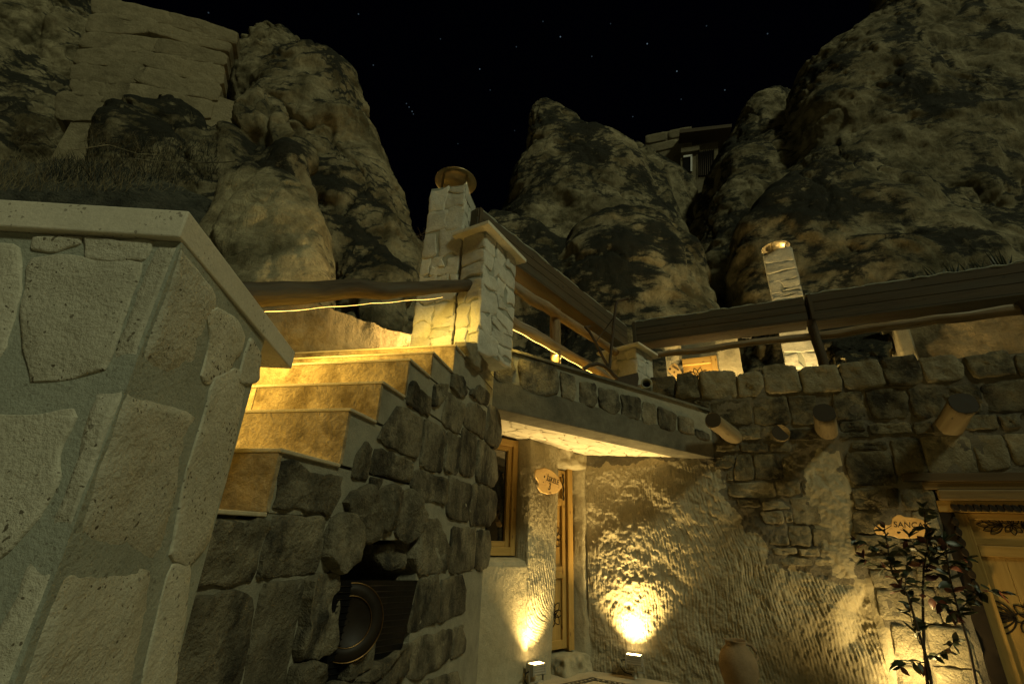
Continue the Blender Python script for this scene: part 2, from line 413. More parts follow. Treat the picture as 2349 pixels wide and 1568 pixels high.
M['pier'] = stone_mat('pale_tuff', (.42, .40, .305), (.58, .555, .44), stain=(.2, .155, .075), stain_lo=.68, stain_hi=.8, stain_scale=4, pits=.85, grain=120, var=.12, bs=.32)
M['slab'] = stone_mat('cut_slab', (.54, .51, .40), (.64, .60, .48), stain=(.3, .25, .16), stain_lo=.68, stain_hi=.85, pits=.55, grain=140, var=.05, bs=.12)
M['white'] = stone_mat('white_stone', (.42, .41, .345), (.58, .565, .48), stain=(.36, .33, .27), stain_lo=.6, stain_hi=.8, pits=.35, grain=70, var=.16, bs=.4)
M['sooty'] = stone_mat('sooty_stone', (.10, .088, .057), (.235, .21, .145), stain=(.014, .014, .012), stain_lo=.45, stain_hi=.62, stain_scale=3.0, pits=.4, grain=50, var=.3, bs=1.0, streak=True, pale=(.37, .35, .27))
M['wallst'] = stone_mat('weathered_stone', (.125, .108, .066), (.25, .22, .14), stain=(.016, .015, .012), stain_lo=.46, stain_hi=.62, stain_scale=3.2, pits=.4, grain=50, var=.45, bs=.9, pale=(.33, .29, .2))
M['clean'] = stone_mat('cleaner_stone', (.21, .185, .12), (.33, .295, .20), stain=(.07, .06, .035), stain_lo=.52, stain_hi=.7, pits=.3, grain=50, var=.25, bs=.9)
M['mortar'] = stone_mat('mortar', (.21, .20, .148), (.30, .286, .215), stain=(.09, .085, .07), stain_lo=.6, stain_hi=.8, grain=160, var=.02, bs=.35)
M['pmortar'] = stone_mat('pier_mortar', (.27, .285, .23), (.36, .375, .305), stain=(.2, .2, .155), stain_lo=.6, stain_hi=.8, pits=.4, grain=150, var=.02, bs=.25)
M['gmortar'] = stone_mat('grey_mortar', (.26, .27, .22), (.35, .36, .295), stain=(.2, .19, .15), stain_lo=.65, stain_hi=.8, grain=160, var=.02, bs=.3)
M['concrete'] = stone_mat('concrete', (.095, .088, .064), (.155, .145, .108), stain=(.035, .034, .027), stain_lo=.52, stain_hi=.75, stain_scale=1.6, grain=120, var=.05, bs=.35)
M['plaster'] = stone_mat('chiselled_tuff', (.31, .275, .18), (.42, .375, .26), stain=(.17, .14, .08), stain_lo=.62, stain_hi=.8, pits=.25, grain=90, var=.02, bs=.35)
M['soffit'] = stone_mat('soffit_stone', (.55, .49, .36), (.66, .60, .46), stain=(.4, .33, .2), stain_lo=.62, stain_hi=.8, grain=90, var=.12, bs=.25)
M['step'] = stone_mat('travertine', (.24, .185, .10), (.42, .33, .19), stain=(.10, .07, .03), stain_lo=.44, stain_hi=.62, stain_scale=5, grain=60, var=.12, bs=.5, pale=(.62, .53, .36))
M['tread'] = stone_mat('tread_slab', (.38, .325, .21), (.50, .43, .29), stain=(.25, .2, .11), stain_lo=.6, stain_hi=.78, grain=90, var=.08, bs=.25)
M['pinedark'] = wood_mat('dim_pine', (.12, .08, .032), (.20, .14, .06), 1.5, 26, rough=.6, darkamt=.5, dark=(.05, .03, .012), bs=.2)  # darker copy of the pine, with the cornice's shade put into its colour
M['block'] = stone_mat('block_masonry', (.19, .165, .10), (.27, .235, .15), stain=(.05, .04, .022), stain_lo=.52, stain_hi=.78, stain_scale=.9, grain=25, var=.14, bs=.4, bdist=.02)
M['rmortar'] = stone_mat('old_mortar', (.135, .122, .09), (.20, .18, .135), stain=(.05, .047, .04), stain_lo=.5, stain_hi=.72, grain=120, var=.02, bs=.6)
M['carved'] = stone_mat('carved_rock', (.25, .195, .105), (.36, .285, .165), stain=(.055, .042, .022), stain_lo=.48, stain_hi=.66, stain_scale=1.8, grain=40, var=.02, bs=.9, bdist=.008)
M['rock'] = rock_mat(tint=.88)
M['rock2'] = rock_mat('bare_tuff_rock', .10, 1.25)
M['log'] = wood_mat('rough_log', (.035, .024, .013), (.085, .06, .031), 3, 9, darkamt=.85, bs=1., knots=False, weather=(.09, .08, .06))
M['lograil'] = wood_mat('peeled_log', (.13, .085, .04), (.26, .18, .09), 3, 9, darkamt=.85, bs=.9, knots=False, weather=(.33, .3, .24))
M['beam'] = wood_mat('weathered_beam', (.13, .10, .055), (.21, .17, .095), 2, 7, darkamt=.6, bs=.6, knots=True)
M['beamend'] = plain('dark_end_grain', (.028, .024, .018), .9, 0, .4, 30)  # log ends get a much darker colour than the beam sides
M['plank'] = wood_mat('planter_plank', (.05, .036, .018), (.09, .066, .036), 1.2, 14, darkamt=.6, bs=.3, weather=(.07, .064, .045))
M['pine'] = wood_mat('varnished_pine', (.30, .185, .05), (.44, .285, .09), 1.5, 26, rough=.5, darkamt=.45, dark=(.12, .06, .02), bs=.15)
M['pinev'] = M['pine']
M['ornament'] = plain('burnt_ornament', (.018, .013, .008), .8, spec=.15)
M['signwood'] = wood_mat('sign_slice', (.48, .31, .12), (.62, .43, .19), 8, 14, rough=.55, darkamt=.5, dark=(.13, .07, .025), bs=.1)
M['bark'] = plain('bark', (.14, .09, .045), .9)
M['ink'] = plain('burnt_letters', (.035, .025, .012), .8)
M['iron'] = plain('rusty_iron', (.055, .038, .022), .75, .5, .5, 30)
M['steel'] = plain('brushed_steel', (.42, .35, .21), .42, 1., .12, 40)
M['black'] = plain('black_mesh', (.006, .006, .006), .7, 0, .3, spec=.04)
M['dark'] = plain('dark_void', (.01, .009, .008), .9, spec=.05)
M['traydark'] = plain('dark_tray', (.014, .010, .006), .5, 0, .4, 12, spec=.15)
M['brass'] = plain('tarnished_brass', (.25, .15, .06), .35, 1., .4, 12)
M['clay'] = stone_mat('clay', (.19, .135, .075), (.25, .18, .105), stain=(.12, .08, .045), stain_lo=.58, stain_hi=.75, grain=60, var=.03, bs=.2)
M['lampbody'] = plain('lamp_housing', (.42, .40, .34), .45, .4, .1)
M['cable'] = plain('cable', (.012, .012, .012), .6, spec=.15)
M['tape'] = plain('tape_backing', (.25, .22, .16), .7)
M['led'] = plain('led_tape', (.9, .8, .5), .4, 0, .0, 5, (1.0, .62, .13), 7.)
M['lens'] = plain('lamp_lens', (.9, .85, .7), .3, 0, .0, 5, (1.0, .68, .27), 25.)
M['leaf'] = plain('leaf_green', (.022, .032, .014), .45, 0, .4, 20)
M['leafred'] = plain('leaf_red', (.085, .022, .012), .45, 0, .4, 20)
M['stem'] = plain('stem_bark', (.045, .032, .02), .8)
M['herb'] = plain('ground_herb', (.03, .034, .014), .7, 0, .5, 40)
M['drygrass'] = plain('dry_grass', (.17, .145, .08), .85, 0, .4, 9)
M['thorn'] = plain('thorn_twig', (.14, .11, .055), .85, 0, .4, 9)
M['weed'] = plain('dark_weed', (.016, .019, .012), .85, 0, .5, 9)
M['pvc'] = plain('white_frame', (.75, .75, .72), .5)
M['floor'] = stone_mat('courtyard_paving', (.36, .31, .22), (.45, .39, .28), stain=(.22, .18, .12), stain_lo=.6, stain_hi=.8, grain=60, var=.03, bs=.2)
M['soil'] = stone_mat('soil', (.045, .05, .04), (.12, .12, .09), stain=(.03, .03, .025), stain_lo=.5, stain_hi=.7, grain=30, var=0., bs=.9, bdist=.02)
M['tiled'] = plain('dark_tile', (.05, .045, .035), .4, 0, .5, 60)
M['tilel'] = plain('pale_tile', (.5, .44, .32), .4, 0, .2, 60)
def glass_mat():
    m, nt, ns, ls, b = newmat('window_glass'); b.inputs['Base Color'].default_value = (.01, .011, .01, 1); b.inputs['Roughness'].default_value = .03; b.inputs['Specular IOR Level'].default_value = 1.
    return m
M['glass'] = glass_mat()
# ------------------------------------------------------------------ planes of the place
S = Pl((-.19, 3.78), 13)        # side of the staircase
R = Pl((1.40, 5.56), 114)       # right courtyard wall
FA = Pl((.33, 5.21), 50)        # cave front with window and door
K = Pl((-.13, 4.04), 65.46)     # edge of the canopy
RL = Pl((-.19, 3.76), 39)       # left terrace railing
RR = Pl((1.646, 6.106), 116)    # right terrace railing
TERR = 2.80

# ------------------------------------------------------------------ ground and hillside
g = 600.
gx = np.r_[-g, np.linspace(-12, 14, 27), g]; gy = np.r_[-g, np.linspace(-12, 9, 22), g]
V = [(x, y, 0 if y < 12 else 0) for y in gy for x in gx]
tag(mk('ground', V, grid_faces(len(gx), len(gy)), M['floor'], smooth=False), kind='structure')
nx, ny = 120, 90
xs = np.linspace(-26, 34, nx); ys = np.linspace(7.8, 60, ny); X, Y = np.meshgrid(xs, ys)
H = 2.6 + .26*(Y-8) + .06*np.maximum(0, -X-4)*np.clip((Y-8)/6, 0, 1)
H += fbm(np.c_[X.ravel()*.35, Y.ravel()*.35, np.zeros(X.size)], 5, 3).reshape(X.shape)*.8*np.clip((Y-8)/3, 0, 1)
tag(mk('hillside', np.c_[X.ravel(), Y.ravel(), H.ravel()], grid_faces(nx, ny), M['rock']), kind='structure')

# ------------------------------------------------------------------ rock masses
def lobe(rows, kb=.75, sides=36, back=.6):
    """rows of (photo y, left x, right x, distance): one closed rounded body"""
    V = []; F = []
    rows = list(rows); n = len(rows)
    for (y, xl, xr, d) in rows:
        a = aty(xl, y, d); b = aty(xr, y, d); c = (a+b)/2; h = np.linalg.norm(b-a)/2
        e = min(h*kb, 2.8); z = (a[2]+b[2])/2
        for k in range(sides):
            th = 2*math.pi*k/sides; cs, sn = math.cos(th), math.sin(th)
            cs = math.copysign(abs(cs)**.85, cs); sn = math.copysign(abs(sn)**.85, sn)
            V.append(np.array([c[0]+(b-a)[0]/2*cs, c[1]+e*back+e*sn, z+(b-a)[2]/2*cs]))
    lo = [v.copy() for v in V[-sides:]]
    for v in lo: v[2] = min(2.0, v[2]-1); V.append(v)
    n += 1
    for i in range(n-1):
        for k in range(sides):
            k2 = (k+1) % sides; F.append((i*sides+k, (i+1)*sides+k, (i+1)*sides+k2, i*sides+k2))
    F.append(tuple(range(sides))); F.append(tuple(reversed(range((n-1)*sides, n*sides))))
    return V, F
def rows(lst, d0, d1):
    n = len(lst); return [(y, a, b, d0+(d1-d0)*i/(n-1)) for i, (y, a, b) in enumerate(lst)]
def rock(name, lobes, voxel, amp=1., seed=0):
    V = []; F = []
    for v, f in lobes:
        k = len(V); V += v; F += [tuple(i+k for i in q) for q in f]
    me = remesh(V, F, voxel); n = len(me.vertices)
    co = np.zeros(n*3); me.vertices.foreach_get('co', co); co = co.reshape(-1, 3)
    # round the joints between the bodies a little before roughening
    ed = np.zeros(len(me.edges)*2, int); me.edges.foreach_get('vertices', ed); ed = ed.reshape(-1, 2)
    deg = np.bincount(ed.ravel(), minlength=n)[:, None]
    for _ in range(10):
        s = np.zeros_like(co); np.add.at(s, ed[:, 0], co[ed[:, 1]]); np.add.at(s, ed[:, 1], co[ed[:, 0]]); co = co*.4+.6*s/np.maximum(deg, 1)
    me.vertices.foreach_set('co', co.ravel()); me.update()
    no = np.zeros(n*3); me.vertices.foreach_get('normal', no); no = no.reshape(-1, 3)
    w = co + .35*np.stack([fbm(co*.5, 3, seed+90), fbm(co*.5, 3, seed+91), fbm(co*.5, 3, seed+92)], 1)
    def crack(p, o, s, w_): f = fbm(p, o, s); return np.exp(-(f/w_)**2)
    big = fbm(w*.48, 3, seed)*.42 - crack(w*np.array([.55, .55, .3]), 3, seed+5, .07)*.17
    mid = fbm(w*np.array([1.6, 1.6, 2.0]), 3, seed+7)*.06 - crack(w*np.array([1.5, 1.5, .8]), 3, seed+9, .05)*.085 + (1-2*np.abs(fbm(w*np.array([1.9, 1.9, .9]), 2, seed+11)))*.035
    fine = fbm(co*np.array([6.5, 6.5, 10.]), 3, seed+13)*.022 - crack(w*np.array([4, 4, 2.6]), 2, seed+15, .06)*.03
    co = co + no*((big+mid+fine)*amp)[:, None]
    me.vertices.foreach_set('co', co.ravel())
    me.polygons.foreach_set('use_smooth', [True]*len(me.polygons))
    me.materials.clear(); me.materials.append(M['rock']); me.name = name; me.update()
    o = bpy.data.objects.new(name, me); COL.objects.link(o); o['kind'] = 'structure'
    return o
peak = lobe(rows([(44, 600, 650), (62, 570, 690), (90, 540, 740), (130, 525, 768), (180, 512, 790), (240, 505, 818), (300, 500, 845), (370, 500, 885), (430, 500, 918), (500, 505, 938), (560, 510, 942), (620, 520, 936), (700, 520, 940), (800, 520, 950)], 10.4, 9.2), .7)
mid_b = lobe(rows([(196, 560, 625), (215, 525, 655), (260, 485, 672), (320, 470, 678), (380, 470, 695), (450, 470, 705), (560, 470, 715)], 7.4, 6.2), .8)
lob_l = lobe(rows([(200, 340, 395), (215, 315, 430), (250, 270, 470), (290, 245, 500), (340, 225, 520), (400, 210, 530), (480, 200, 540)], 7.6, 6.4), .7)
low_b = lobe(rows([(388, 565, 610), (400, 525, 655), (430, 485, 690), (480, 445, 715), (540, 405, 727), (600, 385, 732), (680, 380, 735), (800, 380, 740)], 4.9, 4.1), .7)
farl = lobe(rows([(-220, -600, 120), (-100, -600, 190), (0, -600, 205), (100, -600, 185), (170, -600, 150), (230, -600, 125), (330, -600, 110), (450, -600, 100)], 11.6, 10.0), .55)
bank = lobe(rows([(395, -380, 330), (410, -420, 430), (432, -450, 500), (470, -480, 540), (560, -500, 570), (720, -500, 600)], 5.2, 4.2), .5)
behind = lobe(rows([(500, 745, 800), (535, 735, 860), (580, 735, 920), (640, 735, 950), (720, 735, 955), (820, 730, 955)], 8.0, 7.0), .7)
rock('rock_cliff', [peak, mid_b, lob_l, farl, behind], .06, 1.0, 1)
rock('rock_bank', [low_b], .04, .5, 101).data.materials[0] = M['rock2']
rock('grassy_bank', [bank], .05, .5, 121).data.materials[0] = M['soil']
spire = lobe(rows([(219, 1224, 1264), (236, 1212, 1286), (256, 1207, 1318), (282, 1205, 1366), (312, 1197, 1432), (347, 1186, 1492), (392, 1172, 1548), (442, 1160, 1572), (500, 1140, 1585), (580, 1120, 1592), (660, 1110, 1598), (760, 1100, 1605)], 17, 14.0), .6)
shoulder = lobe(rows([(318, 1380, 1440), (334, 1350, 1490), (362, 1340, 1552), (398, 1340, 1590), (440, 1350, 1612), (520, 1350, 1625), (640, 1350, 1630)], 19.5, 17.5), .4)
front = lobe(rows([(462, 1420, 1490), (482, 1365, 1550), (512, 1325, 1590), (560, 1290, 1628), (620, 1268, 1655), (690, 1255, 1676), (780, 1245, 1690), (880, 1240, 1695)], 12.4, 10.2), .75)
leftlow = lobe(rows([(482, 1125, 1160), (520, 1112, 1250), (580, 1105, 1350), (650, 1095, 1400), (760, 1085, 1420), (860, 1085, 1420)], 13, 11), .6)
rock('rock_spire', [spire, shoulder, front, leftlow], .075, .6, 31)
knob = lobe(rows([(199, 1755, 1815), (214, 1722, 1848), (258, 1702, 1866), (308, 1666, 1880), (356, 1642, 1886), (420, 1630, 1890), (500, 1610, 1900), (600, 1600, 1900)], 17, 15), .7)
knob2 = lobe(rows([(290, 1780, 1845), (312, 1712, 1870), (352, 1672, 1885), (402, 1652, 1890), (460, 1632, 1890), (540, 1612, 1890), (640, 1600, 1890)], 15, 13), .6)
bigr = lobe(rows([(-260, 2120, 2900), (-120, 2080, 2900), (0, 2050, 2900), (30, 1945, 2900), (75, 1880, 2900), (115, 1862, 2900), (180, 1865, 2900), (240, 1873, 2900), (300, 1870, 2900), (380, 1850, 2900), (450, 1838, 2900), (540, 1830, 2900), (680, 1820, 2900)], 13.2, 11.2), .5)
belly = lobe(rows([(378, 1890, 2040), (402, 1815, 2150), (442, 1772, 2260), (500, 1740, 2450), (560, 1737, 2600), (620, 1740, 2800), (700, 1732, 2900), (800, 1725, 2900), (880, 1720, 2900)], 10.8, 8.9), .4)
gorge = lobe(rows([(440, 1600, 1700), (500, 1575, 1760), (600, 1570, 1780), (760, 1570, 1800)], 20, 18), .5)
rock('rock_cliff', [knob, knob2, bigr, belly], .08, .65, 57)
rock('rock_gully', [gorge], .15, .9, 77)

# block masonry walling up the cleft beside the left cliff
BM = Pl((-4.4, 10.6), 66)
bw = thing('masonry_wall', BM.P(-.5, 4, 0), 'large pale squared block masonry walling up a cleft in the cliff', 'wall')
z1 = lambda p: [BM.uv(*q) for q in Z(0, 0, .5534, p)]
blocks = [[(655, 0), (1160, 95), (1140, 165), (650, 100)], [(1175, 98), (1590, 225), (1570, 295), (1150, 172)], [(640, 110), (1030, 135), (1000, 215), (600, 225)], [(1040, 145), (1560, 300), (1530, 355), (1010, 220)],
          [(600, 235), (1090, 270), (1050, 350), (560, 330)], [(1105, 275), (1520, 370), (1510, 440), (1060, 358)], [(560, 342), (1040, 365), (985, 445), (520, 435)], [(1050, 372), (1500, 452), (1490, 570), (1000, 455)],
          [(520, 447), (975, 458), (905, 560), (500, 545)], [(985, 465), (1480, 580), (1450, 680), (930, 560)], [(495, 556), (690, 572), (690, 650), (520, 640)], [(705, 552), (905, 572), (860, 680), (700, 690)], [(915, 575), (1430, 690), (1400, 800), (870, 690)], [(420, 640), (690, 660), (680, 800), (400, 800)], [(700, 700), (1380, 810), (1350, 900), (690, 850)]]
for p in blocks:
    stone(BM, z1(p), .03, M['block'], bw, depth=.5, rough=.5, n=30, jit=.02, name='block', inset=.015, grow=.10, micro=.01, gmax=.2)
a, b = BM.uv(330, 10), BM.uv(180, 470)
pbox('wall_core', BM, BM.uv(150, 300)[0], BM.uv(560, 300)[0], 3.5, BM.uv(560, 240)[1], -1.2, -.02, M['block'], bw)

def fit_blocks(polys, scale=1.2, gap=.012, keep=()):
    """grow each block and trim it against its neighbours, so that they sit tight with an even joint"""
    P = [[np.array(q, float) for q in p] for p in polys]; C = [sum(p)/len(p) for p in P]; out = []
    for i, p in enumerate(P):
        if i in keep: out.append(p); continue
        w = [C[i]+(q-C[i])*scale for q in p]; ri = max(np.linalg.norm(q-C[i]) for q in w)
        for j, o in enumerate(P):
            if j == i or np.linalg.norm(C[i]-C[j]) > ri+max(np.linalg.norm(q-C[j]) for q in o)*scale: continue
            best = None; dc = C[j]-C[i]; dc = dc/(np.linalg.norm(dc)+1e-9)
            for d in (np.array([1., 0]), np.array([-1., 0]), np.array([0, 1.]), np.array([0, -1.]), dc):
                a = max(q @ d for q in p); b = min(q @ d for q in o); bias = .012 if d is not dc else 0
                if best is None or b-a+bias > best[0]: best = (b-a+bias, (a+b)/2-gap/2, d)
            _, m, d = best
            if max(q @ d for q in w) > m: w = clip_line(w, d, m)
            if len(w) < 3: break
        out.append(w if len(w) >= 3 else p)
    return out
def clip_line(poly, d, m):
    out = []
    for k in range(len(poly)):
        p, q = poly[k], poly[(k+1) % len(poly)]; sp, sq = p @ d-m, q @ d-m
        if sp <= 0: out.append(p)
        if (sp < 0) != (sq < 0): out.append(p+(q-p)*(sp/(sp-sq)))
    return out
# ------------------------------------------------------------------ right courtyard wall
rw = thing('courtyard_wall', R.P(1.2, 0, 0), 'tall rubble stone courtyard wall with protruding log beams above chiselled plaster', 'wall')
px = lambda pts: [R.uv(*p) for p in pts]
chis = px([(1300, 1700), (1330, 1300), (1340, 1075), (1480, 1058), (1640, 1062), (1655, 1150), (1690, 1200), (1740, 1235), (1762, 1290), (1800, 1312), (1880, 1320), (1920, 1345), (2000, 1345), (2035, 1450), (2060, 1568), (2070, 1700)])
patch = px([(1835, 1090), (1880, 1040), (1920, 1030), (1950, 1120), (1952, 1330), (1900, 1330), (1875, 1220), (1845, 1170)])
dimple = px([(1945, 1400), (1985, 1365), (2005, 1420), (1990, 1490), (1950, 1480)])
UD, VD = R.uv(2152, 1170)[0], 1.93
def chisel(u, v, seed=0, fr=34., amp=1.):
    p0 = np.c_[u, v, np.zeros(len(u))]
    ang = .16*fbm(p0*1.1, 2, seed+40) + .22*np.tanh(u*.9)
    w = .010*fbm(p0*5, 3, seed+44)
    gph = (u*np.cos(ang)+v*np.sin(ang)*.6+w)*fr
    q = np.abs((gph % 1)-.5)*2; g1 = -(1-q)**1.3
    ci = np.floor(gph).astype(int); seg = np.floor(v*8+_hash(ci, ci*0, ci*0, seed+3)*3).astype(int)
    dep = .62+.38*_hash(ci, seg, ci*0, seed+5)
    return amp*(.0105*g1*dep*(.75+.25*vnoise(p0*2.2, seed+55)) + .0026*vnoise(np.c_[ci*3.7, v*16+ci*1.3, u*0], seed+50) + .0018*fbm(p0*45, 2, seed+52) + .0025*fbm(p0*6, 2, seed+57))
def wall_sheet(name, pl, u0, u1, v0, v1, res, parent, fn, mats, matfn=None, skipfn=None):
    nu, nv = int((u1-u0)/res)+2, int((v1-v0)/res)+2
    U, Vv = np.meshgrid(np.linspace(u0, u1, nu), np.linspace(v0, v1, nv)); u = U.ravel(); v = Vv.ravel()
    n = fn(u, v)
    P = pl.o[None] + u[:, None]*pl.u + n[:, None]*pl.n + v[:, None]*np.array([0, 0, 1.])
    sk = skipfn(U[:-1, :-1], Vv[:-1, :-1]) if skipfn else None
    F = grid_faces(nu, nv, sk)
    o = mk(name, P, F, mats[0], parent, np.c_[u, v])
    if matfn is not None:
        o.data.materials.append(mats[1])
        mi = np.array([f[0] for f in F]); o.data.polygons.foreach_set('material_index', matfn(u[mi], v[mi]).astype(int)); o.data.update()
    return o
def rfn(u, v):
    d = pdist(u, v, chis); m = np.clip(d/.10+.5, 0, 1); m = m*m*(3-2*m)
    dp = np.clip(pdist(u, v, patch)/.06+.5, 0, 1)
    n = .012*fbm(np.c_[u*5, v*5, u*0], 3, 8) + .004*fbm(np.c_[u*30, v*30, u*0], 2, 9)
    n = n + m*(.012+.006*fbm(np.c_[u*.9, v*.9, u*0], 2, 12) + chisel(u, v)) + dp*.008
    dd = np.clip(pdist(u, v, dimple)/.22+.62, 0, 1); dd = dd*dd*(3-2*dd); n = n - .085*dd
    return n
def rmat(u, v):
    e = .05*fbm(np.c_[u*9, v*9, u*0], 3, 19)
    return (pdist(u, v, chis)+e > -.02) | (pdist(u, v, patch)+e > 0)
wall_sheet('chiselled_face', R, -.47, 2.15, 0, 2.32, .007, rw, rfn, [M['rmortar'], M['plaster']], rmat)
wall_sheet('mortar_face', R, 2.15, UD, 0, 2.32, .03, rw, rfn, [M['rmortar'], M['plaster']], rmat)
wall_sheet('mortar_face', R, -.47, 5.2, 2.32, 3.08, .03, rw, rfn, [M['rmortar'], M['plaster']], rmat)
wall_sheet('mortar_face', R, UD, 5.2, VD, 2.32, .03, rw, rfn, [M['rmortar'], M['plaster']], rmat)
pbox('wall_core', R, -.45, UD, .0, 3.05, -.45, -.16, M['mortar'], rw)
pbox('wall_core', R, UD, 5.2, VD+.01, 3.05, -.45, -.03, M['mortar'], rw)
pbox('wall_top', R, -.47, 5.2, 3.04, 3.07, -.44, .0, M['mortar'], rw)
D_ = lambda p: [R.uv(*q) for q in Z(2440, 1300, .4464, p)]
E_ = lambda p: [R.uv(*q) for q in Z(3040, 1250, .4464, p)]
G_ = lambda p: [R.uv(*q) for q in Z(2700, 1700, .3827, p)]
F_ = lambda p: [R.uv(*q) for q in Z(3100, 1700, .551, p)]
dark = M['wallst']; cl = M['clean']
top = [D_([(10, 270), (190, 255), (205, 300), (200, 420), (20, 400)]), D_([(215, 250), (330, 225), (400, 270), (410, 420), (290, 430), (210, 410)]), D_([(425, 230), (660, 215), (715, 260), (720, 430), (560, 430), (425, 420)]),
       D_([(735, 240), (930, 225), (940, 330), (890, 420), (740, 420)]), D_([(960, 180), (1100, 165), (1220, 180), (1245, 270), (1240, 370), (1100, 390), (970, 380), (950, 270)]), D_([(1265, 220), (1300, 185), (1570, 165), (1590, 250), (1580, 370), (1280, 380)]),
       E_([(250, 270), (560, 230), (600, 330), (620, 430), (290, 470)]), E_([(600, 230), (850, 200), (910, 260), (920, 390), (820, 440), (640, 430)]), E_([(930, 220), (1180, 190), (1280, 300), (1250, 380), (970, 410)]),
       E_([(1310, 210), (1650, 150), (1700, 260), (1700, 340), (1400, 370), (1330, 290)]), E_([(1720, 200), (1900, 170), (1960, 350), (1740, 350)])]
topm = [dark, dark, cl, cl, cl, cl, cl, dark, cl, dark, dark]

rest = [(dark, [D_(p) for p in ([(370, 460), (490, 450), (495, 540), (380, 490)], [(510, 470), (640, 450), (830, 450), (845, 560), (830, 640), (640, 650), (530, 560)], [(870, 450), (960, 425), (1140, 430), (1165, 540), (1170, 650), (890, 640), (865, 560)], [(1170, 430), (1370, 420), (1380, 480), (1380, 640), (1190, 640)],
        [(740, 690), (920, 680), (930, 770), (740, 780)], [(940, 690), (1025, 670), (1025, 780), (940, 770)], [(1180, 700), (1410, 690), (1430, 770), (1190, 780)], [(550, 830), (730, 820), (735, 870), (560, 880)], [(750, 820), (985, 820), (990, 880), (755, 880)], [(1000, 820), (1160, 820), (1165, 870), (1005, 880)],
        [(520, 930), (690, 920), (700, 1010), (540, 1010)], [(715, 920), (850, 910), (870, 1020), (860, 1110), (700, 1110)], [(880, 915), (1090, 915), (1100, 1090), (885, 1110)], [(1115, 930), (1190, 930), (1190, 1080), (1115, 1090)], [(650, 1050), (695, 1040), (690, 1120), (650, 1120)], [(1040, 1120), (1250, 1120), (1250, 1220), (1180, 1245), (1060, 1230)], [(1265, 1140), (1320, 1130), (1320, 1230), (1270, 1230)],
        [(560, 690), (700, 700), (715, 780), (600, 790)], [(1600, 640), (1780, 620), (1790, 760), (1620, 780)])]),
        (cl, [D_([(680, 1150), (1000, 1140), (1040, 1170), (1030, 1260), (680, 1260)])]),
        (dark, [E_(p) for p in ([(210, 510), (420, 490), (450, 600), (440, 700), (240, 730), (200, 640)], [(480, 490), (620, 470), (800, 490), (815, 600), (790, 690), (560, 710), (490, 640)], [(830, 480), (1040, 470), (1090, 540), (1080, 680), (960, 700), (850, 680)], [(1110, 470), (1390, 440), (1430, 520), (1420, 640), (1350, 660), (1340, 560), (1150, 540)], [(1440, 450), (1790, 400), (1900, 420), (1900, 640), (1500, 650), (1460, 560)],
        [(260, 770), (460, 755), (485, 860), (260, 880)], [(495, 770), (840, 750), (850, 830), (500, 850)], [(870, 760), (1000, 740), (1030, 830), (880, 850)], [(1280, 700), (1560, 680), (1580, 790), (1270, 810)], [(1590, 700), (1740, 680), (1750, 790), (1610, 810)], [(350, 920), (610, 905), (630, 975), (360, 970)], [(310, 1000), (600, 990), (650, 1040), (700, 1260), (400, 1260), (340, 1200)], [(680, 920), (870, 890), (950, 1050), (960, 1160), (740, 1180), (700, 1030)],
        [(360, 1320), (600, 1310), (630, 1470), (390, 1470)], [(640, 1320), (720, 1310), (740, 1460), (650, 1460)], [(760, 1310), (1010, 1310), (1040, 1480), (800, 1480)], [(1770, 690), (1900, 680), (1900, 790), (1780, 800)])]),
        (cl, [E_(p) for p in ([(940, 900), (1000, 870), (1290, 860), (1340, 950), (1370, 1150), (1050, 1170), (980, 1120)], [(1370, 880), (1590, 870), (1660, 1030), (1660, 1120), (1430, 1150)], [(1640, 860), (1900, 850), (1900, 1060), (1720, 1100)])]),
        (cl, [G_(p) for p in ([(410, 480), (600, 470), (680, 530), (560, 550), (420, 550)], [(700, 440), (900, 440), (950, 520), (975, 650), (940, 690), (730, 660)], [(410, 580), (580, 560), (620, 600), (620, 680), (450, 680)], [(630, 570), (700, 580), (720, 660), (640, 670)], [(460, 720), (640, 720), (665, 820), (660, 880), (500, 880)], [(690, 710), (870, 720), (890, 800), (880, 900), (720, 900), (680, 820)], [(920, 740), (1080, 760), (1080, 880), (930, 900)],
        [(530, 930), (740, 930), (740, 970), (650, 990), (540, 980)], [(780, 940), (970, 930), (960, 1000), (800, 1000)], [(985, 940), (1070, 940), (1070, 1000), (985, 1000)], [(580, 1030), (720, 1020), (900, 1040), (890, 1090), (640, 1090)], [(930, 1040), (1080, 1030), (1090, 1090), (930, 1090)])]), (dark, [G_([(190, 460), (390, 450), (400, 520), (210, 520)])]),
        (cl, [F_(p) for p in ([(190, 400), (420, 400), (430, 460), (320, 540), (200, 540)], [(210, 560), (560, 575), (560, 670), (225, 680)], [(590, 400), (720, 390), (770, 540), (600, 570)], [(600, 590), (790, 590), (820, 710), (610, 720)], [(240, 700), (580, 695), (590, 775), (300, 790), (260, 760)], [(310, 805), (570, 790), (590, 895), (340, 905)], [(600, 740), (810, 730), (850, 880), (610, 890)],
        [(350, 930), (740, 920), (750, 1150), (500, 1140), (390, 1120)], [(760, 930), (870, 920), (915, 1150), (775, 1145)], [(450, 1180), (680, 1180), (690, 1410), (490, 1420)], [(700, 1190), (930, 1180), (1000, 1440), (720, 1440)], [(480, 1445), (720, 1455), (740, 1640), (500, 1640)], [(740, 1460), (1000, 1465), (1060, 1640), (760, 1640)])])]
allp = [(m, p, True) for p, m in zip(top, topm)]+[(m, p, False) for m, ps in rest for p in ps]
for (m, _, tp), p in zip(allp, fit_blocks([p for _, p, _ in allp], 1.16, .014)):
    stone(R, p, .020 if tp else .013, m, rw, depth=.22 if tp else .06, rough=.9, micro=.006, grow=.0, jit=.009, inset=.006)
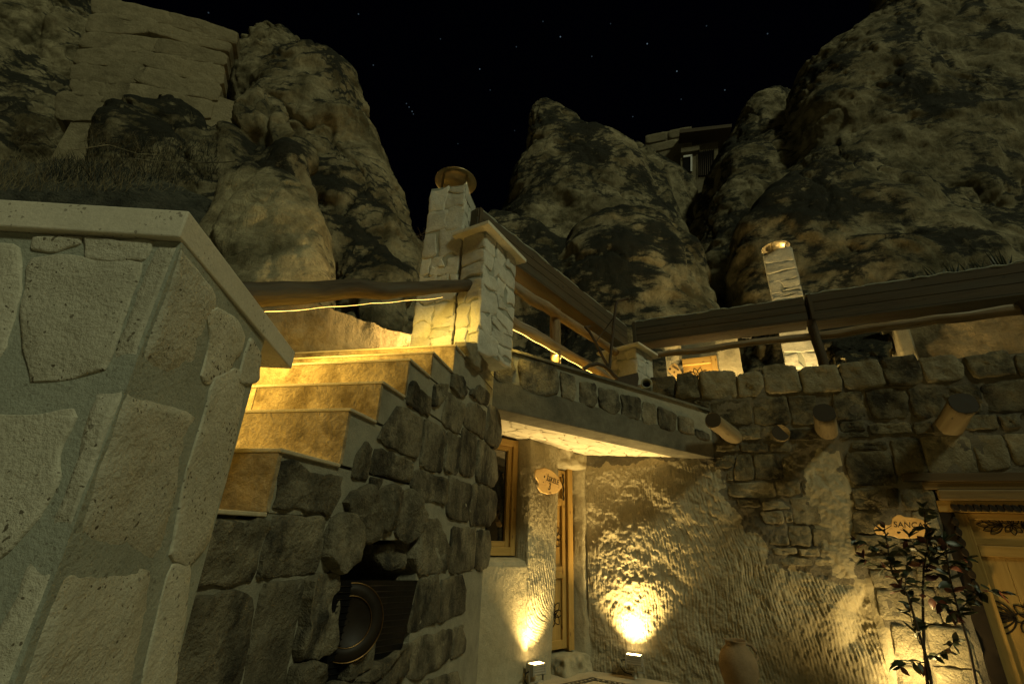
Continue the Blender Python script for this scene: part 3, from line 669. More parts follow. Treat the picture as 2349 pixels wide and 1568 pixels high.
# log beams sticking out of the wall
def proj(p):
    v = np.asarray(p)-EYE; z = v @ _d; return np.array([CX+PF*(v @ _r)/z, CY-PF*(v @ _u)/z])
for (ex, ey), (bx, by), rpx in (((1637, 963), (1690, 1003), 18), ((1891, 946), (1900, 988), 22.5), ((2210, 924), (2182, 978), 26), ((1790, 994), (1790, 994), 18)):
    bu, bv = R.uv(bx, by); base = R.P(bu, bv, -.1); best = None
    if (ex, ey) == (bx, by): best = (0, R.P(bu, bv, .045))
    else:
        for n_ in np.linspace(.30, .50, 9):
            for du in np.linspace(-.25, .25, 21):
              for dz in np.linspace(-.04, .16, 11):
                q = R.P(bu+du, bv+dz, n_); e_ = np.linalg.norm(proj(q)-np.array([ex, ey]))+abs(du)*10+abs(dz)*10
                if best is None or e_ < best[0]: best = (e_, q)
    end = best[1]; r = rpx/PF*((end-EYE) @ _d)
    o = log('log_beam', base, end, r*1.08, r, M['beam'], rw, 8, seed=int(ex) % 50, wob=.004, rough=.10)
    dirn = (end-base)/np.linalg.norm(end-base); e = end+dirn*.002
    V, F, UV = tube_vf([e, e+dirn*.004], [r*.99, r*.97], 14, .1, int(ex) % 50); mk('end_grain', V, F, M['beamend'], o, UV, False)

# ------------------------------------------------------------------ terrace deck (behind the walls)
DK = [(-.95, 3.72), (-.30, 3.95), tuple(K.P(.05, 0, -.28)[:2]), tuple(K.P(2.6, 0, -.28)[:2]), (2.45, 5.35), (5.9, 3.85), (9, 9.5), (-2.2, 9.5), (-2.2, 4.6)]
n_ = len(DK); V = [(x, y, TERR-.02) for x, y in DK]+[(x, y, TERR-.25) for x, y in DK]
F = [tuple(range(n_)), tuple(reversed(range(n_, 2*n_)))]+[(i, i+n_, (i+1) % n_+n_, (i+1) % n_) for i in range(n_)]
tag(mk('terrace_floor', V, F, M['floor'], smooth=False), kind='structure')

# ------------------------------------------------------------------ staircase
sc_ = thing('staircase', S.P(-1.2, 0, -.5), 'steep pale stone staircase with a dark rubble side wall and an arched niche', 'staircase')
US = lambda y: (y-3.78)/math.cos(R_(13))
ST = [(1.47, 1.33, 1.52), (1.805, 1.52, 1.74), (2.02, 1.74, 1.925), (2.26, 1.925, 2.13), (2.545, 2.13, 2.285), (2.90, 2.285, 2.48), (3.20, 2.48, 2.60), (3.45, 2.60, 2.715)]
UEND = .16; WID = 1.75
NU0, NU1, NV0, NV1 = S.uv(738, 1400)[0], S.uv(945, 1400)[0], S.uv(800, 1540)[1], S.uv(860, 1238)[1]
UST = US(1.16)
for k, (y, z0, z1_) in enumerate(ST):
    u = US(y); un = US(ST[k+1][0]) if k+1 < len(ST) else UEND
    pbox('step_core', S, u+.02, UEND, z0, z1_-.013, -WID, 0, M['mortar'], sc_)
    # risers: two panels with a joint
    w1 = random.uniform(.35, .8)*WID
    for a, b in ((-w1+.002, .004), (-WID, -w1-.002)):
        pbox('riser_panel', S, u, u+.018, z0+.001, z1_-.014, a, b, M['step'], sc_, bev=.002)
    pbox('tread_slab', S, u-.003, un-.004, z1_-.013, z1_, -WID, .012, M['tread'], sc_, bev=.003)
pbox('tread_slab', S, UST, US(1.47)+.001, 1.317, 1.33, -WID, .012, M['tread'], sc_, bev=.003)
# lower block around the niche
pbox('wall_core', S, UST, NU0, 0, 1.307, -WID, 0, M['mortar'], sc_)
pbox('wall_core', S, NU1, UEND, 0, 1.33, -WID, 0, M['mortar'], sc_)
pbox('wall_core', S, NU0, NU1, NV1, 1.307, -WID, -.004, M['mortar'], sc_)
pbox('wall_core', S, NU0, NU1, 0, NV0, -WID, -.004, M['mortar'], sc_)
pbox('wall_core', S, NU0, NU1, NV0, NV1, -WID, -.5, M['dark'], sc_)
pbox('wall_core', S, US(1.47)+.02, UEND, 1.308, 1.33, -WID, -.003, M['mortar'], sc_)
# far upper shoulder of the wall, up to the pillar
pbox('wall_core', S, US(3.46), UEND+.02, 2.40, 2.80, -.5, -.006, M['mortar'], sc_)
A_ = lambda p: [S.uv(*q) for q in Z(640, 1864, .4464, p)]
B_ = lambda p: [S.uv(*q) for q in Z(1100, 1264, .4464, p)]
C_ = lambda p: [S.uv(*q) for q in Z(1300, 1864, .4464, p)]
so = M['sooty']
sst = [(A_, .03, [[(370, 235), (520, 245), (770, 230), (740, 400), (690, 560), (620, 735), (480, 730), (360, 765), (200, 745), (270, 500)], [(820, 200), (900, 150), (1180, 180), (1310, 190), (1270, 330), (1250, 480), (1130, 655), (900, 640), (730, 630), (740, 500), (780, 400)],
        [(700, 740), (780, 710), (960, 710), (1070, 730), (1075, 880), (1040, 1100), (1020, 1360), (960, 1500), (930, 1600), (640, 1600), (690, 1250), (730, 1000), (710, 850)], [(100, 820), (420, 790), (600, 850), (690, 900), (710, 1000), (690, 1150), (660, 1350), (600, 1600), (-80, 1600), (0, 1330), (60, 1050)]]),
       (A_, .075, [[(1100, 690), (1240, 650), (1380, 670), (1400, 830), (1370, 1000), (1370, 1200), (1300, 1310), (1180, 1360), (1040, 1370), (1040, 1250), (1090, 900)], [(1060, 1380), (1190, 1380), (1210, 1450), (1190, 1600), (960, 1600), (1000, 1440)], [(1350, 180), (1440, 120), (1540, 190), (1600, 300), (1590, 400), (1540, 490), (1390, 640), (1260, 500), (1280, 330)]]),
       (B_, .06, [[(420, 1390), (500, 1280), (620, 1250), (680, 1400), (730, 1620), (660, 1714), (570, 1704), (470, 1540)], [(700, 1290), (830, 1240), (900, 1300), (890, 1400), (850, 1500), (820, 1610), (750, 1640), (710, 1560), (690, 1400)], [(920, 1290), (980, 1280), (1060, 1380), (1100, 1500), (1080, 1560), (1020, 1680), (950, 1720), (850, 1660), (860, 1500), (900, 1400)]]),
       (B_, .03, [[(-112, 1060), (0, 1060), (120, 1150), (230, 1190), (365, 1180), (360, 1300), (300, 1490), (180, 1450), (0, 1420), (-118, 1430), (-116, 1200)], [(975, 420), (1010, 390), (1090, 480), (1140, 520), (1130, 660), (1060, 650), (960, 560)], [(740, 850), (800, 740), (880, 620), (950, 600), (1060, 680), (1080, 820), (1030, 1000), (900, 960), (790, 880)], [(1090, 730), (1240, 750), (1270, 850), (1260, 1000), (1230, 1140), (1040, 1080), (1060, 950), (1085, 850)],
        [(1280, 810), (1390, 850), (1400, 1000), (1360, 1130), (1330, 1180), (1260, 1160), (1270, 980)], [(1400, 760), (1530, 840), (1550, 950), (1520, 1100), (1470, 1170), (1370, 1120), (1400, 960)], [(1240, 600), (1300, 500), (1400, 500), (1430, 620), (1400, 780), (1330, 790), (1230, 700)], [(1440, 640), (1480, 580), (1600, 560), (1610, 700), (1580, 830), (1530, 810), (1420, 730)],
        [(1300, 1210), (1380, 1170), (1490, 1210), (1480, 1350), (1470, 1530), (1350, 1540), (1280, 1440)], [(1000, 1180), (1080, 1140), (1290, 1190), (1270, 1330), (1250, 1480), (1160, 1480), (1080, 1350), (970, 1270)], [(650, 960), (760, 960), (900, 1010), (1000, 1090), (990, 1160), (920, 1210), (780, 1170), (650, 1130)], [(540, 980), (600, 900), (630, 960), (630, 1150), (590, 1200), (490, 1190)], [(640, 1180), (740, 1180), (720, 1260), (660, 1290), (630, 1240)],
        [(1500, 560), (1490, 470), (1560, 420), (1640, 480), (1640, 560), (1580, 555)], [(1180, 420), (1280, 400), (1290, 480), (1230, 570), (1170, 560)], [(1330, 330), (1420, 340), (1440, 470), (1400, 490), (1320, 480)]]),
       (B_, .04, [[(1640, 590), (1700, 620), (1730, 700), (1720, 860), (1690, 910), (1600, 860), (1610, 720)], [(1560, 900), (1640, 930), (1690, 1000), (1700, 1150), (1660, 1250), (1500, 1200), (1540, 1050)], [(1500, 1230), (1640, 1270), (1680, 1310), (1670, 1500), (1600, 1610), (1500, 1560), (1480, 1400)]]),
       (C_, .03, [[(580, 380), (700, 200), (760, 220), (830, 400), (850, 600), (790, 640), (700, 620), (610, 610)], [(860, 300), (960, 220), (1080, 300), (1070, 450), (1040, 590), (960, 640), (880, 640), (850, 450)], [(1080, 290), (1160, 270), (1195, 330), (1190, 420), (1170, 560), (1120, 590), (1060, 550)], [(620, 670), (740, 660), (760, 800), (760, 1000), (700, 1120), (620, 1110), (520, 1090), (570, 920), (600, 780)],
        [(780, 680), (960, 690), (980, 800), (970, 1000), (920, 1060), (780, 1050), (770, 850)], [(510, 1130), (640, 1140), (700, 1180), (870, 1120), (870, 1250), (840, 1400), (770, 1480), (640, 1500), (520, 1480), (490, 1300)], [(890, 1120), (970, 1090), (980, 1200), (960, 1380), (900, 1450), (860, 1400), (890, 1250)], [(460, 1570), (760, 1510), (900, 1470), (920, 1640), (460, 1640)], [(-60, 1500), (200, 1480), (440, 1430), (440, 1640), (-60, 1640)]])]
flat = [(h, fn(p)) for fn, h, ps in sst for p in ps]
for (h, _), p in zip(flat, fit_blocks([p for _, p in flat], 1.22, .012, keep=[i for i, (h, _) in enumerate(flat) if h >= .05])):
    for q in p:                             # stay inside the stepped outline of the flight
        for y_, z0_, _ in ST:
            if q[1] > z0_-.02: q[0] = max(q[0], US(y_)+.03)
    stone(S, p, h*.40, so, sc_, depth=.06 if h < .05 else .2, rough=.8, inset=.005, micro=.006, grow=.0 if h < .05 else .008, jit=.009)
stone(S.off(-.10), [S.off(-.10).uv(*q) for q in Z(1300, 1864, .4464, [(150, 390), (380, 350), (490, 330), (600, 360), (640, 600), (530, 640), (350, 610), (190, 600)])], .05, so, sc_, depth=.2, rough=.8)
stone(S, B_([(1420, 40), (1560, 60), (1650, 150), (1610, 280), (1540, 290), (1440, 200)]), .03, M['clean'], sc_, depth=.06, rough=.5)

# carved rock face along the left of the stairs
cf = thing('carved_rock_face', (-1.75, 3.0, 1.2), 'yellow-lit carved rock face rising along the inner side of the stairs', 'rock face')
pth = [(-2.15, .9), (-2.0, 1.8), (-1.78, 2.6), (-1.66, 3.3), (-1.5, 3.75), (-1.15, 4.15), (-.7, 4.45), (-.2, 4.75)]
pp = np.array(pth); Ls = np.r_[0, np.cumsum(np.linalg.norm(np.diff(pp, axis=0), axis=1))]
nu, nv = 260, 150; s = np.linspace(0, Ls[-1], nu); xx = np.interp(s, Ls, pp[:, 0]); yy = np.interp(s, Ls, pp[:, 1])
for _ in range(30): xx[1:-1] = (xx[:-2]+xx[2:])/2; yy[1:-1] = (yy[:-2]+yy[2:])/2
tx, ty = np.gradient(xx), np.gradient(yy); tl = np.hypot(tx, ty); nxn, nyn = ty/tl, -tx/tl
topz = lambda y: np.interp(y, [1.0, 2.0, 2.6, 3.3, 3.75, 4.5], [1.6, 2.0, 2.5, 2.95, 3.1, 3.15])
TT_ = np.linspace(0, 1, nv)[:, None]; ZZ = 1.0+TT_*(topz(yy)[None]-1.0); SS = np.tile(s, (nv, 1)); u = SS.ravel(); v = ZZ.ravel()
p0 = np.c_[u, v, u*0]
dsp = .05*fbm(p0*1.6, 4, 70) + .012*fbm(p0*np.array([14, 2.2, 1]), 3, 72) + .012*fbm(p0*9, 3, 74) - .25*np.clip(np.repeat(TT_[:, 0], nu)-.85, 0, 1)
NX = np.tile(nxn, nv); NY = np.tile(nyn, nv)
P = np.c_[np.tile(xx, nv)+NX*dsp, np.tile(yy, nv)+NY*dsp, v]
mk('carved_face', P, grid_faces(nu, nv), M['carved'], cf)
for i in range(len(pth)-1):
    (x0, y0), (x1, y1) = pth[i], pth[i+1]; d = np.array([x1-x0, y1-y0]); d /= np.linalg.norm(d); nn = np.array([-d[1], d[0]])
    a = np.array([x0, y0])+nn*.12; b = np.array([x1, y1])+nn*.12; a2 = a+nn*.5; b2 = b+nn*.5
    hexa('rock_backing', [(a[0], a[1], .8), (b[0], b[1], .8), (b2[0], b2[1], .8), (a2[0], a2[1], .8), (a[0], a[1], topz(y0)-.1), (b[0], b[1], topz(y1)-.1), (b2[0], b2[1], topz(y1)-.05), (a2[0], a2[1], topz(y0)-.05)], M['rock'], cf)

# ------------------------------------------------------------------ canopy over the cave front
cn = thing('stone_canopy', K.P(1.3, 2.2, 0), 'stone-edged canopy with a smooth concrete beam and crazy-paved soffit over the cave door', 'canopy')
KU = 2.70
zb = lambda u: 2.33-.067*u          # soffit height
zt = lambda u: 2.95-.088*u          # coping height
zm = lambda u: 2.62-.098*u
def kprism(name, u0, u1, f0, f1, n0, n1, mat, bev=0.):
    c = [K.P(u0, f0(u0), n0), K.P(u1, f0(u1), n0), K.P(u1, f0(u1), n1), K.P(u0, f0(u0), n1), K.P(u0, f1(u0), n0), K.P(u1, f1(u1), n0), K.P(u1, f1(u1), n1), K.P(u0, f1(u0), n1)]
    return hexa(name, c, mat, cn, bev)
kprism('fascia_beam', -.12, KU, lambda u: zb(u)+.0, zm, -.30, .012, M['concrete'], .01)
kprism('parapet_core', -.12, KU, lambda u: zm(u)+.0005, lambda u: zt(u)-.03, -.30, 0, M['mortar'])
kprism('coping', -.1, KU-.03, lambda u: zt(u)-.03, zt, -.31, .03, M['concrete'], .004)
Hc = lambda p: [K.uv(*q) for q in Z(1800, 1250, .4044, p)]
for p in ([(100, 180), (300, 200), (320, 330), (280, 480), (130, 440)], [(350, 240), (540, 230), (720, 330), (720, 560), (600, 590), (380, 520)], [(740, 360), (870, 390), (890, 500), (870, 640), (760, 590)], [(920, 440), (1070, 470), (1080, 640), (1040, 700), (930, 660)], [(1100, 500), (1270, 545), (1290, 700), (1240, 760), (1100, 690)], [(1300, 560), (1480, 600), (1480, 800), (1320, 780)], [(1500, 640), (1620, 660), (1620, 850), (1500, 840)], [(1640, 680), (1810, 740), (1810, 900), (1660, 890)], [(1830, 760), (1970, 800), (1980, 950), (1840, 910)], [(1990, 880), (2120, 930), (2120, 1000), (2000, 970)]):
    stone(K, Hc(p), .02, M['sooty'], cn, depth=.03, rough=.6)
# deck slab and soffit stones
def kplan(u, w, h): return K.P(u, zb(u)-.0-h, -w)
c = [K.P(-.12, zb(-.12)+.03, -1.9), K.P(KU, zb(KU)+.03, -1.3), K.P(KU, zb(KU)+.03, -.02), K.P(-.12, zb(-.12)+.03, -.02)]
hexa('soffit_slab', c+[p+np.array([0, 0, .2]) for p in c], M['gmortar'], cn)
for poly in voronoi((-.1, KU+.05, .0, 1.75), 15, 9, 5, .38):
    cpt = sum(poly)/len(poly)
    if poly_area(poly) > .004: stone(None, shrink(poly, .006), .012, M['soffit'], cn, depth=.05, rough=.3, n=14, jit=.006, pmap=lambda u, w, h: K.P(u, zb(u)+.022-h, -w), inset=.006)

# ------------------------------------------------------------------ cave front: window, sign pier, door
fr = thing('cave_front', FA.P(.2, 0, 0), 'chiselled tuff cave front with a pine window and narrow door under the canopy', 'cave front')
def sheet_path(name, pts, v0, v1, res, mat, parent, amp=1., seed=0, sm=6, cz=None, lean=0.):
    """vertical sheet over a plan path pts = [(u, n), ...] of the cave-front plane, chiselled"""
    pp = np.array(pts, float); Ls = np.r_[0, np.cumsum(np.linalg.norm(np.diff(pp, axis=0), axis=1))]
    nu, nv = int(Ls[-1]/res)+2, int((v1-v0)/res)+2; s = np.linspace(0, Ls[-1], nu)
    a = np.interp(s, Ls, pp[:, 0]); b = np.interp(s, Ls, pp[:, 1])
    for _ in range(sm): a[1:-1] = (a[:-2]+2*a[1:-1]+a[2:])/4; b[1:-1] = (b[:-2]+2*b[1:-1]+b[2:])/4
    ta, tb = np.gradient(a), np.gradient(b); tl = np.hypot(ta, tb); na, nb = -tb/tl, ta/tl
    SS, VV = np.meshgrid(s, np.linspace(v0, v1, nv)); u = SS.ravel(); v = VV.ravel()
    d = chisel(u*1.+seed*3, v, seed, 34., amp) + .015*fbm(np.c_[u*3, v*3, u*0+seed], 2, 77)
    au = np.tile(a, nv)+np.tile(na, nv)*d; bn = np.tile(b, nv)+np.tile(nb, nv)*d
    au = au-lean*np.clip(1-v/2.1, 0, 1)*np.clip(np.tile(a, nv)/.36, 0, 1)
    P = FA.o[None]+au[:, None]*FA.u+bn[:, None]*FA.n+v[:, None]*np.array([0, 0, 1.])
    return mk(name, P, grid_faces(nu, nv), mat, parent)
sheet_path('wall_face', [(-.15, -.30), (-.135, -.12), (-.10, 0), (.36, 0), (.375, -.08), (.385, -.24)], 0, 2.34, .0072, M['plaster'], fr, .9, 3, lean=.11)
pbox('wall_core', FA, -.09, .22, .0, 2.3, -.5, -.035, M['plaster'], fr)
# wall below the window with its ledge
nu, nv = 100, 96
prof = np.array([(0.02, 0), (0.0, .55), (-.01, 1.00), (-.035, 1.04), (-.10, 1.065), (-.22, 1.075)]); Lp = np.r_[0, np.cumsum(np.linalg.norm(np.diff(prof, axis=0), axis=1))]
t = np.linspace(0, Lp[-1], nv); pn = np.interp(t, Lp, prof[:, 0]); pv = np.interp(t, Lp, prof[:, 1])
UU, TT = np.meshgrid(np.linspace(-1.35, -.09, nu), t); d = chisel(UU.ravel()+9, TT.ravel(), 8, 26., .7)
P = FA.o[None]+UU.ravel()[:, None]*FA.u+(np.repeat(pn, nu)+d*.8)[:, None]*FA.n+(np.repeat(pv, nu)+d*.3)[:, None]*np.array([0, 0, 1.])
mk('wall_face', P, grid_faces(nu, nv), M['plaster'], fr)
pbox('wall_core', FA, -1.35, -.1, 0, 1.03, -.5, -.05, M['plaster'], fr)
pbox('wall_core', FA, -1.35, .9, 2.0, 2.6, -.9, -.42, M['plaster'], fr)
# window
wi = bpy.data.objects.new('window', None); COL.objects.link(wi); wi.parent = fr; wi.location = Vector(FA.P(-.5, 1.08, -.15))-wloc(fr)
wu0, wu1, wv0, wv1 = -.95, -.145, 1.085, 2.27
for (a, b, c_, d_, rot) in ((wu1-.07, wu1, wv0, wv1, True), (wu0, wu0+.07, wv0, wv1, True), (wu0+.07, wu1-.07, wv1-.07, wv1, False), (wu0+.07, wu1-.07, wv0, wv0+.08, False)):
    pbox('frame', FA, a, b, c_, d_, -.24, -.15, M['pine'], wi, .004, rot)
for (a, b, c_, d_, rot) in ((wu1-.125, wu1-.072, wv0+.082, wv1-.072, True), (wu0+.072, wu1-.127, wv1-.125, wv1-.072, False), (wu0+.072, wu1-.127, wv0+.082, wv0+.135, False)):
    pbox('sash', FA, a, b, c_, d_, -.235, -.175, M['pine'], wi, .004, rot)
pbox('glass_pane', FA, wu0+.072, wu1-.126, wv0+.136, wv1-.126, -.215, -.205, M['glass'], wi)
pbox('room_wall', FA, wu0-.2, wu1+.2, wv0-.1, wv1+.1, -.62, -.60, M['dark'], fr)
# rough rock lintel and doorstep (remeshed lumps)
def lump(name, corners, mat, parent, voxel=.018, amp=.03, seed=0, sm=6):
    V, F = box_vf([np.asarray(c, float) for c in corners]); me = remesh(V, F, voxel); n = len(me.vertices)
    co = np.zeros(n*3); me.vertices.foreach_get('co', co); co = co.reshape(-1, 3)
    ed = np.zeros(len(me.edges)*2, int); me.edges.foreach_get('vertices', ed); ed = ed.reshape(-1, 2); deg = np.bincount(ed.ravel(), minlength=n)[:, None]
    for _ in range(sm):
        s = np.zeros_like(co); np.add.at(s, ed[:, 0], co[ed[:, 1]]); np.add.at(s, ed[:, 1], co[ed[:, 0]]); co = co*.5+.5*s/np.maximum(deg, 1)
    ctr = co.mean(0); dr = co-ctr; dr /= np.linalg.norm(dr, axis=1)[:, None]+1e-9
    co = co+dr*((fbm(co*7, 4, seed)+.25*fbm(co*30, 2, seed+3))*amp)[:, None]
    F = [tuple(p.vertices) for p in me.polygons]; bpy.data.meshes.remove(me)
    return mk(name, co, F, mat, parent)
lump('rock_lintel', [FA.P(.30, 2.03, -.5), FA.P(1.05, 2.0, -.5), FA.P(1.02, 1.99, -.0), FA.P(.34, 2.08, -.03), FA.P(.3, 2.45, -.5), FA.P(1.05, 2.45, -.5), FA.P(1.02, 2.45, .0), FA.P(.34, 2.45, -.02)], M['plaster'], fr, .02, .035, 4)
lump('doorstep', [FA.P(.34, -.05, -.4), FA.P(1.0, -.05, -.4), FA.P(1.0, -.05, .03), FA.P(.40, -.05, .05), FA.P(.34, .19, -.4), FA.P(1.0, .19, -.4), FA.P(.98, .17, .0), FA.P(.42, .15, .02)], M['plaster'], fr, .018, .03, 14)
# right jamb of the door, turning into the courtyard wall
ja = FA.P(.70, 0, -.19); jb = R.P(-.47, 0, .03)
jp = [((ja-FA.o) @ FA.u, (ja-FA.o) @ FA.n), ((jb-FA.o) @ FA.u-.03, (jb-FA.o) @ FA.n-.03), ((jb-FA.o) @ FA.u+.03, (jb-FA.o) @ FA.n+.0)]
sheet_path('door_jamb', jp, 0, 2.3, .013, M['plaster'], fr, .7, 6, 3)
pbox('wall_core', FA, .75, 1.6, 0, 2.5, -1.1, -.45, M['plaster'], fr)
# door leaf
do = bpy.data.objects.new('door', None); COL.objects.link(do); do.parent = fr; do.location = Vector(FA.P(.5, .18, -.25))-wloc(fr)
pbox('frame_post', FA, .615, .70, .18, 2.06, -.20, -.10, M['pine'], do, .004, True)
pbox('leaf_panel', FA, .22, .61, .20, 2.02, -.19, -.16, M['pine'], do, 0, True)
pbox('leaf_stile', FA, .55, .612, .20, 2.02, -.158, -.132, M['pine'], do, .004, True)
for a, b in ((.20, .28), (.86, .98), (1.62, 1.70), (1.95, 2.02)):
    pbox('leaf_rail', FA, .22, .548, a, b, -.158, -.132, M['pine'], do, .004)
def ribbon(name, pl, pts, n, w, mat, parent, closed=False):
    V = []; F = []; pts = [np.array(p, float) for p in pts]; m = len(pts)
    for i, p in enumerate(pts):
        a = pts[i-1] if (i or closed) else p; b = pts[(i+1) % m] if (i < m-1 or closed) else p
        t = b-a; t = t/(np.linalg.norm(t)+1e-9); q = np.array([-t[1], t[0]])*w
        for s_, nn in ((1, n), (-1, n), (-1, n+.004), (1, n+.004)): V.append(pl.P(*(p+q*s_), nn))
    for i in range(m if closed else m-1):
        j = (i+1) % m
        for k in range(4): F.append((i*4+k, i*4+(k+1) % 4, j*4+(k+1) % 4, j*4+k))
    return mk(name, V, F, mat, parent, smooth=False)
def petal(c, ang, L, w, n=9):
    out = []
    for i in range(n):
        t = i/(n-1); r = w*math.sin(math.pi*t)**.8; out.append((t*L, r))
    out += [(x, -y) for x, y in reversed(out[:-1])]
    ca, sa = math.cos(ang), math.sin(ang)
    return [(c[0]+x*ca-y*sa, c[1]+x*sa+y*ca) for x, y in out]
for cz in (.52, 1.28):
    for k in range(7): ribbon('carved_ornament', FA, petal((.44, cz), k*2*math.pi/7, .13, .035), -.159, .004, M['ornament'], do)
    for k in range(5): ribbon('carved_ornament', FA, petal((.44, cz), k*2*math.pi/5+.3, .05, .016), -.159, .003, M['ornament'], do)
ribbon('carved_ornament', FA, [(.57+.008*math.sin(k*1.9), 1.68+k*.03) for k in range(11)], -.131, .012, M['ornament'], do)
# ------------------------------------------------------------------ foreground pier
pier = thing('stone_pier', (-.75, .95, 0), 'tall pale cut-stone gate pier with wide grey mortar joints and an overhanging slab cap', 'pier')
AR = np.array([-.575, .665]); PF_ = Pl(tuple(AR), 88); PR = Pl(tuple(AR), -9.5)
far_top, far_bot = PR.uv(600, 820), PR.uv(415, 1568)
DEP = far_top[0]-.01
back = AR+PR.u[:2]*DEP; lft = AR-PF_.u[:2]*.75
def pq(a, z): return np.array([a[0], a[1], z])
bl = lft+PR.u[:2]*DEP
ins = .0008
hexa('mortar_core', [pq(AR+np.array([-ins, ins]), 0), pq(back+np.array([-ins, -ins]), 0), pq(bl, 0), pq(lft+np.array([0, ins]), 0), pq(AR+np.array([-ins, ins]), 1.74), pq(back+np.array([-ins, -ins]), 1.74), pq(bl, 1.74), pq(lft+np.array([0, ins]), 1.74)], M['pmortar'], pier)
ct = [onz(435, 480, 1.80), onz(678, 806, 1.80)]
c0, c1 = ct[0][:2], ct[1][:2]; dF = -PF_.u[:2]
ca = c0; cb = c1; cc = cb+dF*.95; cd = ca+dF*.95
o = hexa('cap_slab', [pq(ca, 1.742), pq(cb, 1.742), pq(cc, 1.742), pq(cd, 1.742), pq(ca, 1.797), pq(cb, 1.797), pq(cc, 1.797), pq(cd, 1.797)], M['slab'], pier, .003)
Z2f = lambda p: [PF_.uv(*q) for q in Z(0, 700, .4683, p)]
Z3f = lambda p: [PF_.uv(*q) for q in Z(0, 1400, .7424, p)]
Z2r = lambda p: [PR.uv(*q) for q in Z(0, 700, .4683, p)]
Z3r = lambda p: [PR.uv(*q) for q in Z(0, 1400, .7424, p)]
def quoin(front, right, h=.003):
    """corner stone: left border on the front face and right border on the side face, each a list of (u, v) top to bottom"""
    SEED[0] += 1; sd = SEED[0]
    nr = 16; V = []; F = []
    def samp(pts, t):
        pts = np.array(pts); L = np.r_[0, np.cumsum(np.linalg.norm(np.diff(pts, axis=0), axis=1))]; L /= L[-1]
        return np.array([np.interp(t, L, pts[:, 0]), np.interp(t, L, pts[:, 1])])
    nf, ns_ = 7, 14
    for r in range(nr):
        t = r/(nr-1); a = samp(front, t); b = samp(right, t)
        zc = a[1]+(b[1]-a[1])*(0-a[0])/(b[0]-a[0]) if b[0] != a[0] else a[1]
        row = []
        edge_r = min(t, 1-t)
        for i in range(nf):
            k = i/(nf-1); u = a[0]*(1-k); v = a[1]+(zc-a[1])*k; row.append((PF_, u, v, k*.5))
        for i in range(1, ns_):
            k = i/(ns_-1); u = b[0]*k; v = zc+(b[1]-zc)*k; row.append((PR, u, v, .5+k*.5))
        for pl, u, v, k in row:
            e = min(k*2, (1-k)*2, 1)*1.0; e = min(1, e*6)*min(1, edge_r*10+.0)
            n = -.006*(1-e)+h + .003*n1(u*14+sd, v*14, sd)+.0015*n1(u*50, v*50, sd)
            jr = .003*n1(u*30, v*30, sd+7)*(1-e)
            P = pl.P(u+jr, v+jr, n)
            if abs(k-.5) < 1e-6: P = P+np.array([-.006, .006, 0])+ .003*n1(v*22, sd)*np.array([1, -1, 0])
            V.append(P)
    m = nf+ns_-1
    for r in range(nr-1):
        for c in range(m-1): F.append((r*m+c, (r+1)*m+c, (r+1)*m+c+1, r*m+c+1))
    return mk('stone', V, F, M['pier'], pier)
quoin(Z2f([(1265, 425), (1150, 650), (1000, 1090), (890, 1390)]), Z2r([(1530, 600), (1740, 850), (1745, 960), (1640, 1240), (1560, 1560)]))
quoin(Z3f([(480, 95), (400, 400), (300, 640), (225, 815)]), Z3r([(940, 190), (990, 230), (960, 420), (880, 700), (800, 965)]))
quoin(Z3f([(140, 905), (80, 1100), (0, 1250), (-120, 1500), (-200, 1700)]), Z3r([(765, 1000), (745, 1150), (710, 1400), (690, 1568), (650, 1750)]))
for fn, pl, ps in ((Z2f, PF_, ([(240, 600), (480, 580), (860, 610), (1135, 645), (1085, 790), (980, 1090), (870, 1370), (820, 1440), (560, 1520), (240, 1530)], [(-250, 490), (0, 485), (135, 500), (165, 700), (120, 900), (30, 1300), (-80, 1420), (-250, 1420)], [(270, 420), (650, 405), (640, 470), (420, 530), (250, 510)], [(680, 420), (1230, 445), (1190, 560), (1130, 610), (700, 570)])),
                   (Z3f, PF_, [[(-100, 240), (320, 200), (370, 230), (270, 500), (180, 700), (0, 930), (-120, 960)]]),
                   (Z3r, PR, ([(1070, 30), (1200, -30), (1235, 90), (1150, 450), (1050, 850), (960, 955), (850, 925), (920, 600), (1010, 280)], [(860, 985), (950, 990), (920, 1250), (880, 1568), (850, 1700), (700, 1700), (780, 1300)],
                              )), (Z2r, PR, ([(1640, 1010), (1740, 1000), (1850, 1060), (1960, 1190), (1920, 1330), (1780, 1540), (1650, 1560), (1600, 1500), (1690, 1250)], [(1990, 1230), (2085, 1345), (2070, 1560), (1900, 1560), (1950, 1400)]))):
    for p in ps: stone(pl, fn(p), .0028, M['pier'], pier, depth=.02, rough=.6, n=34, jit=.007, inset=.003, micro=.0015, grow=.007)

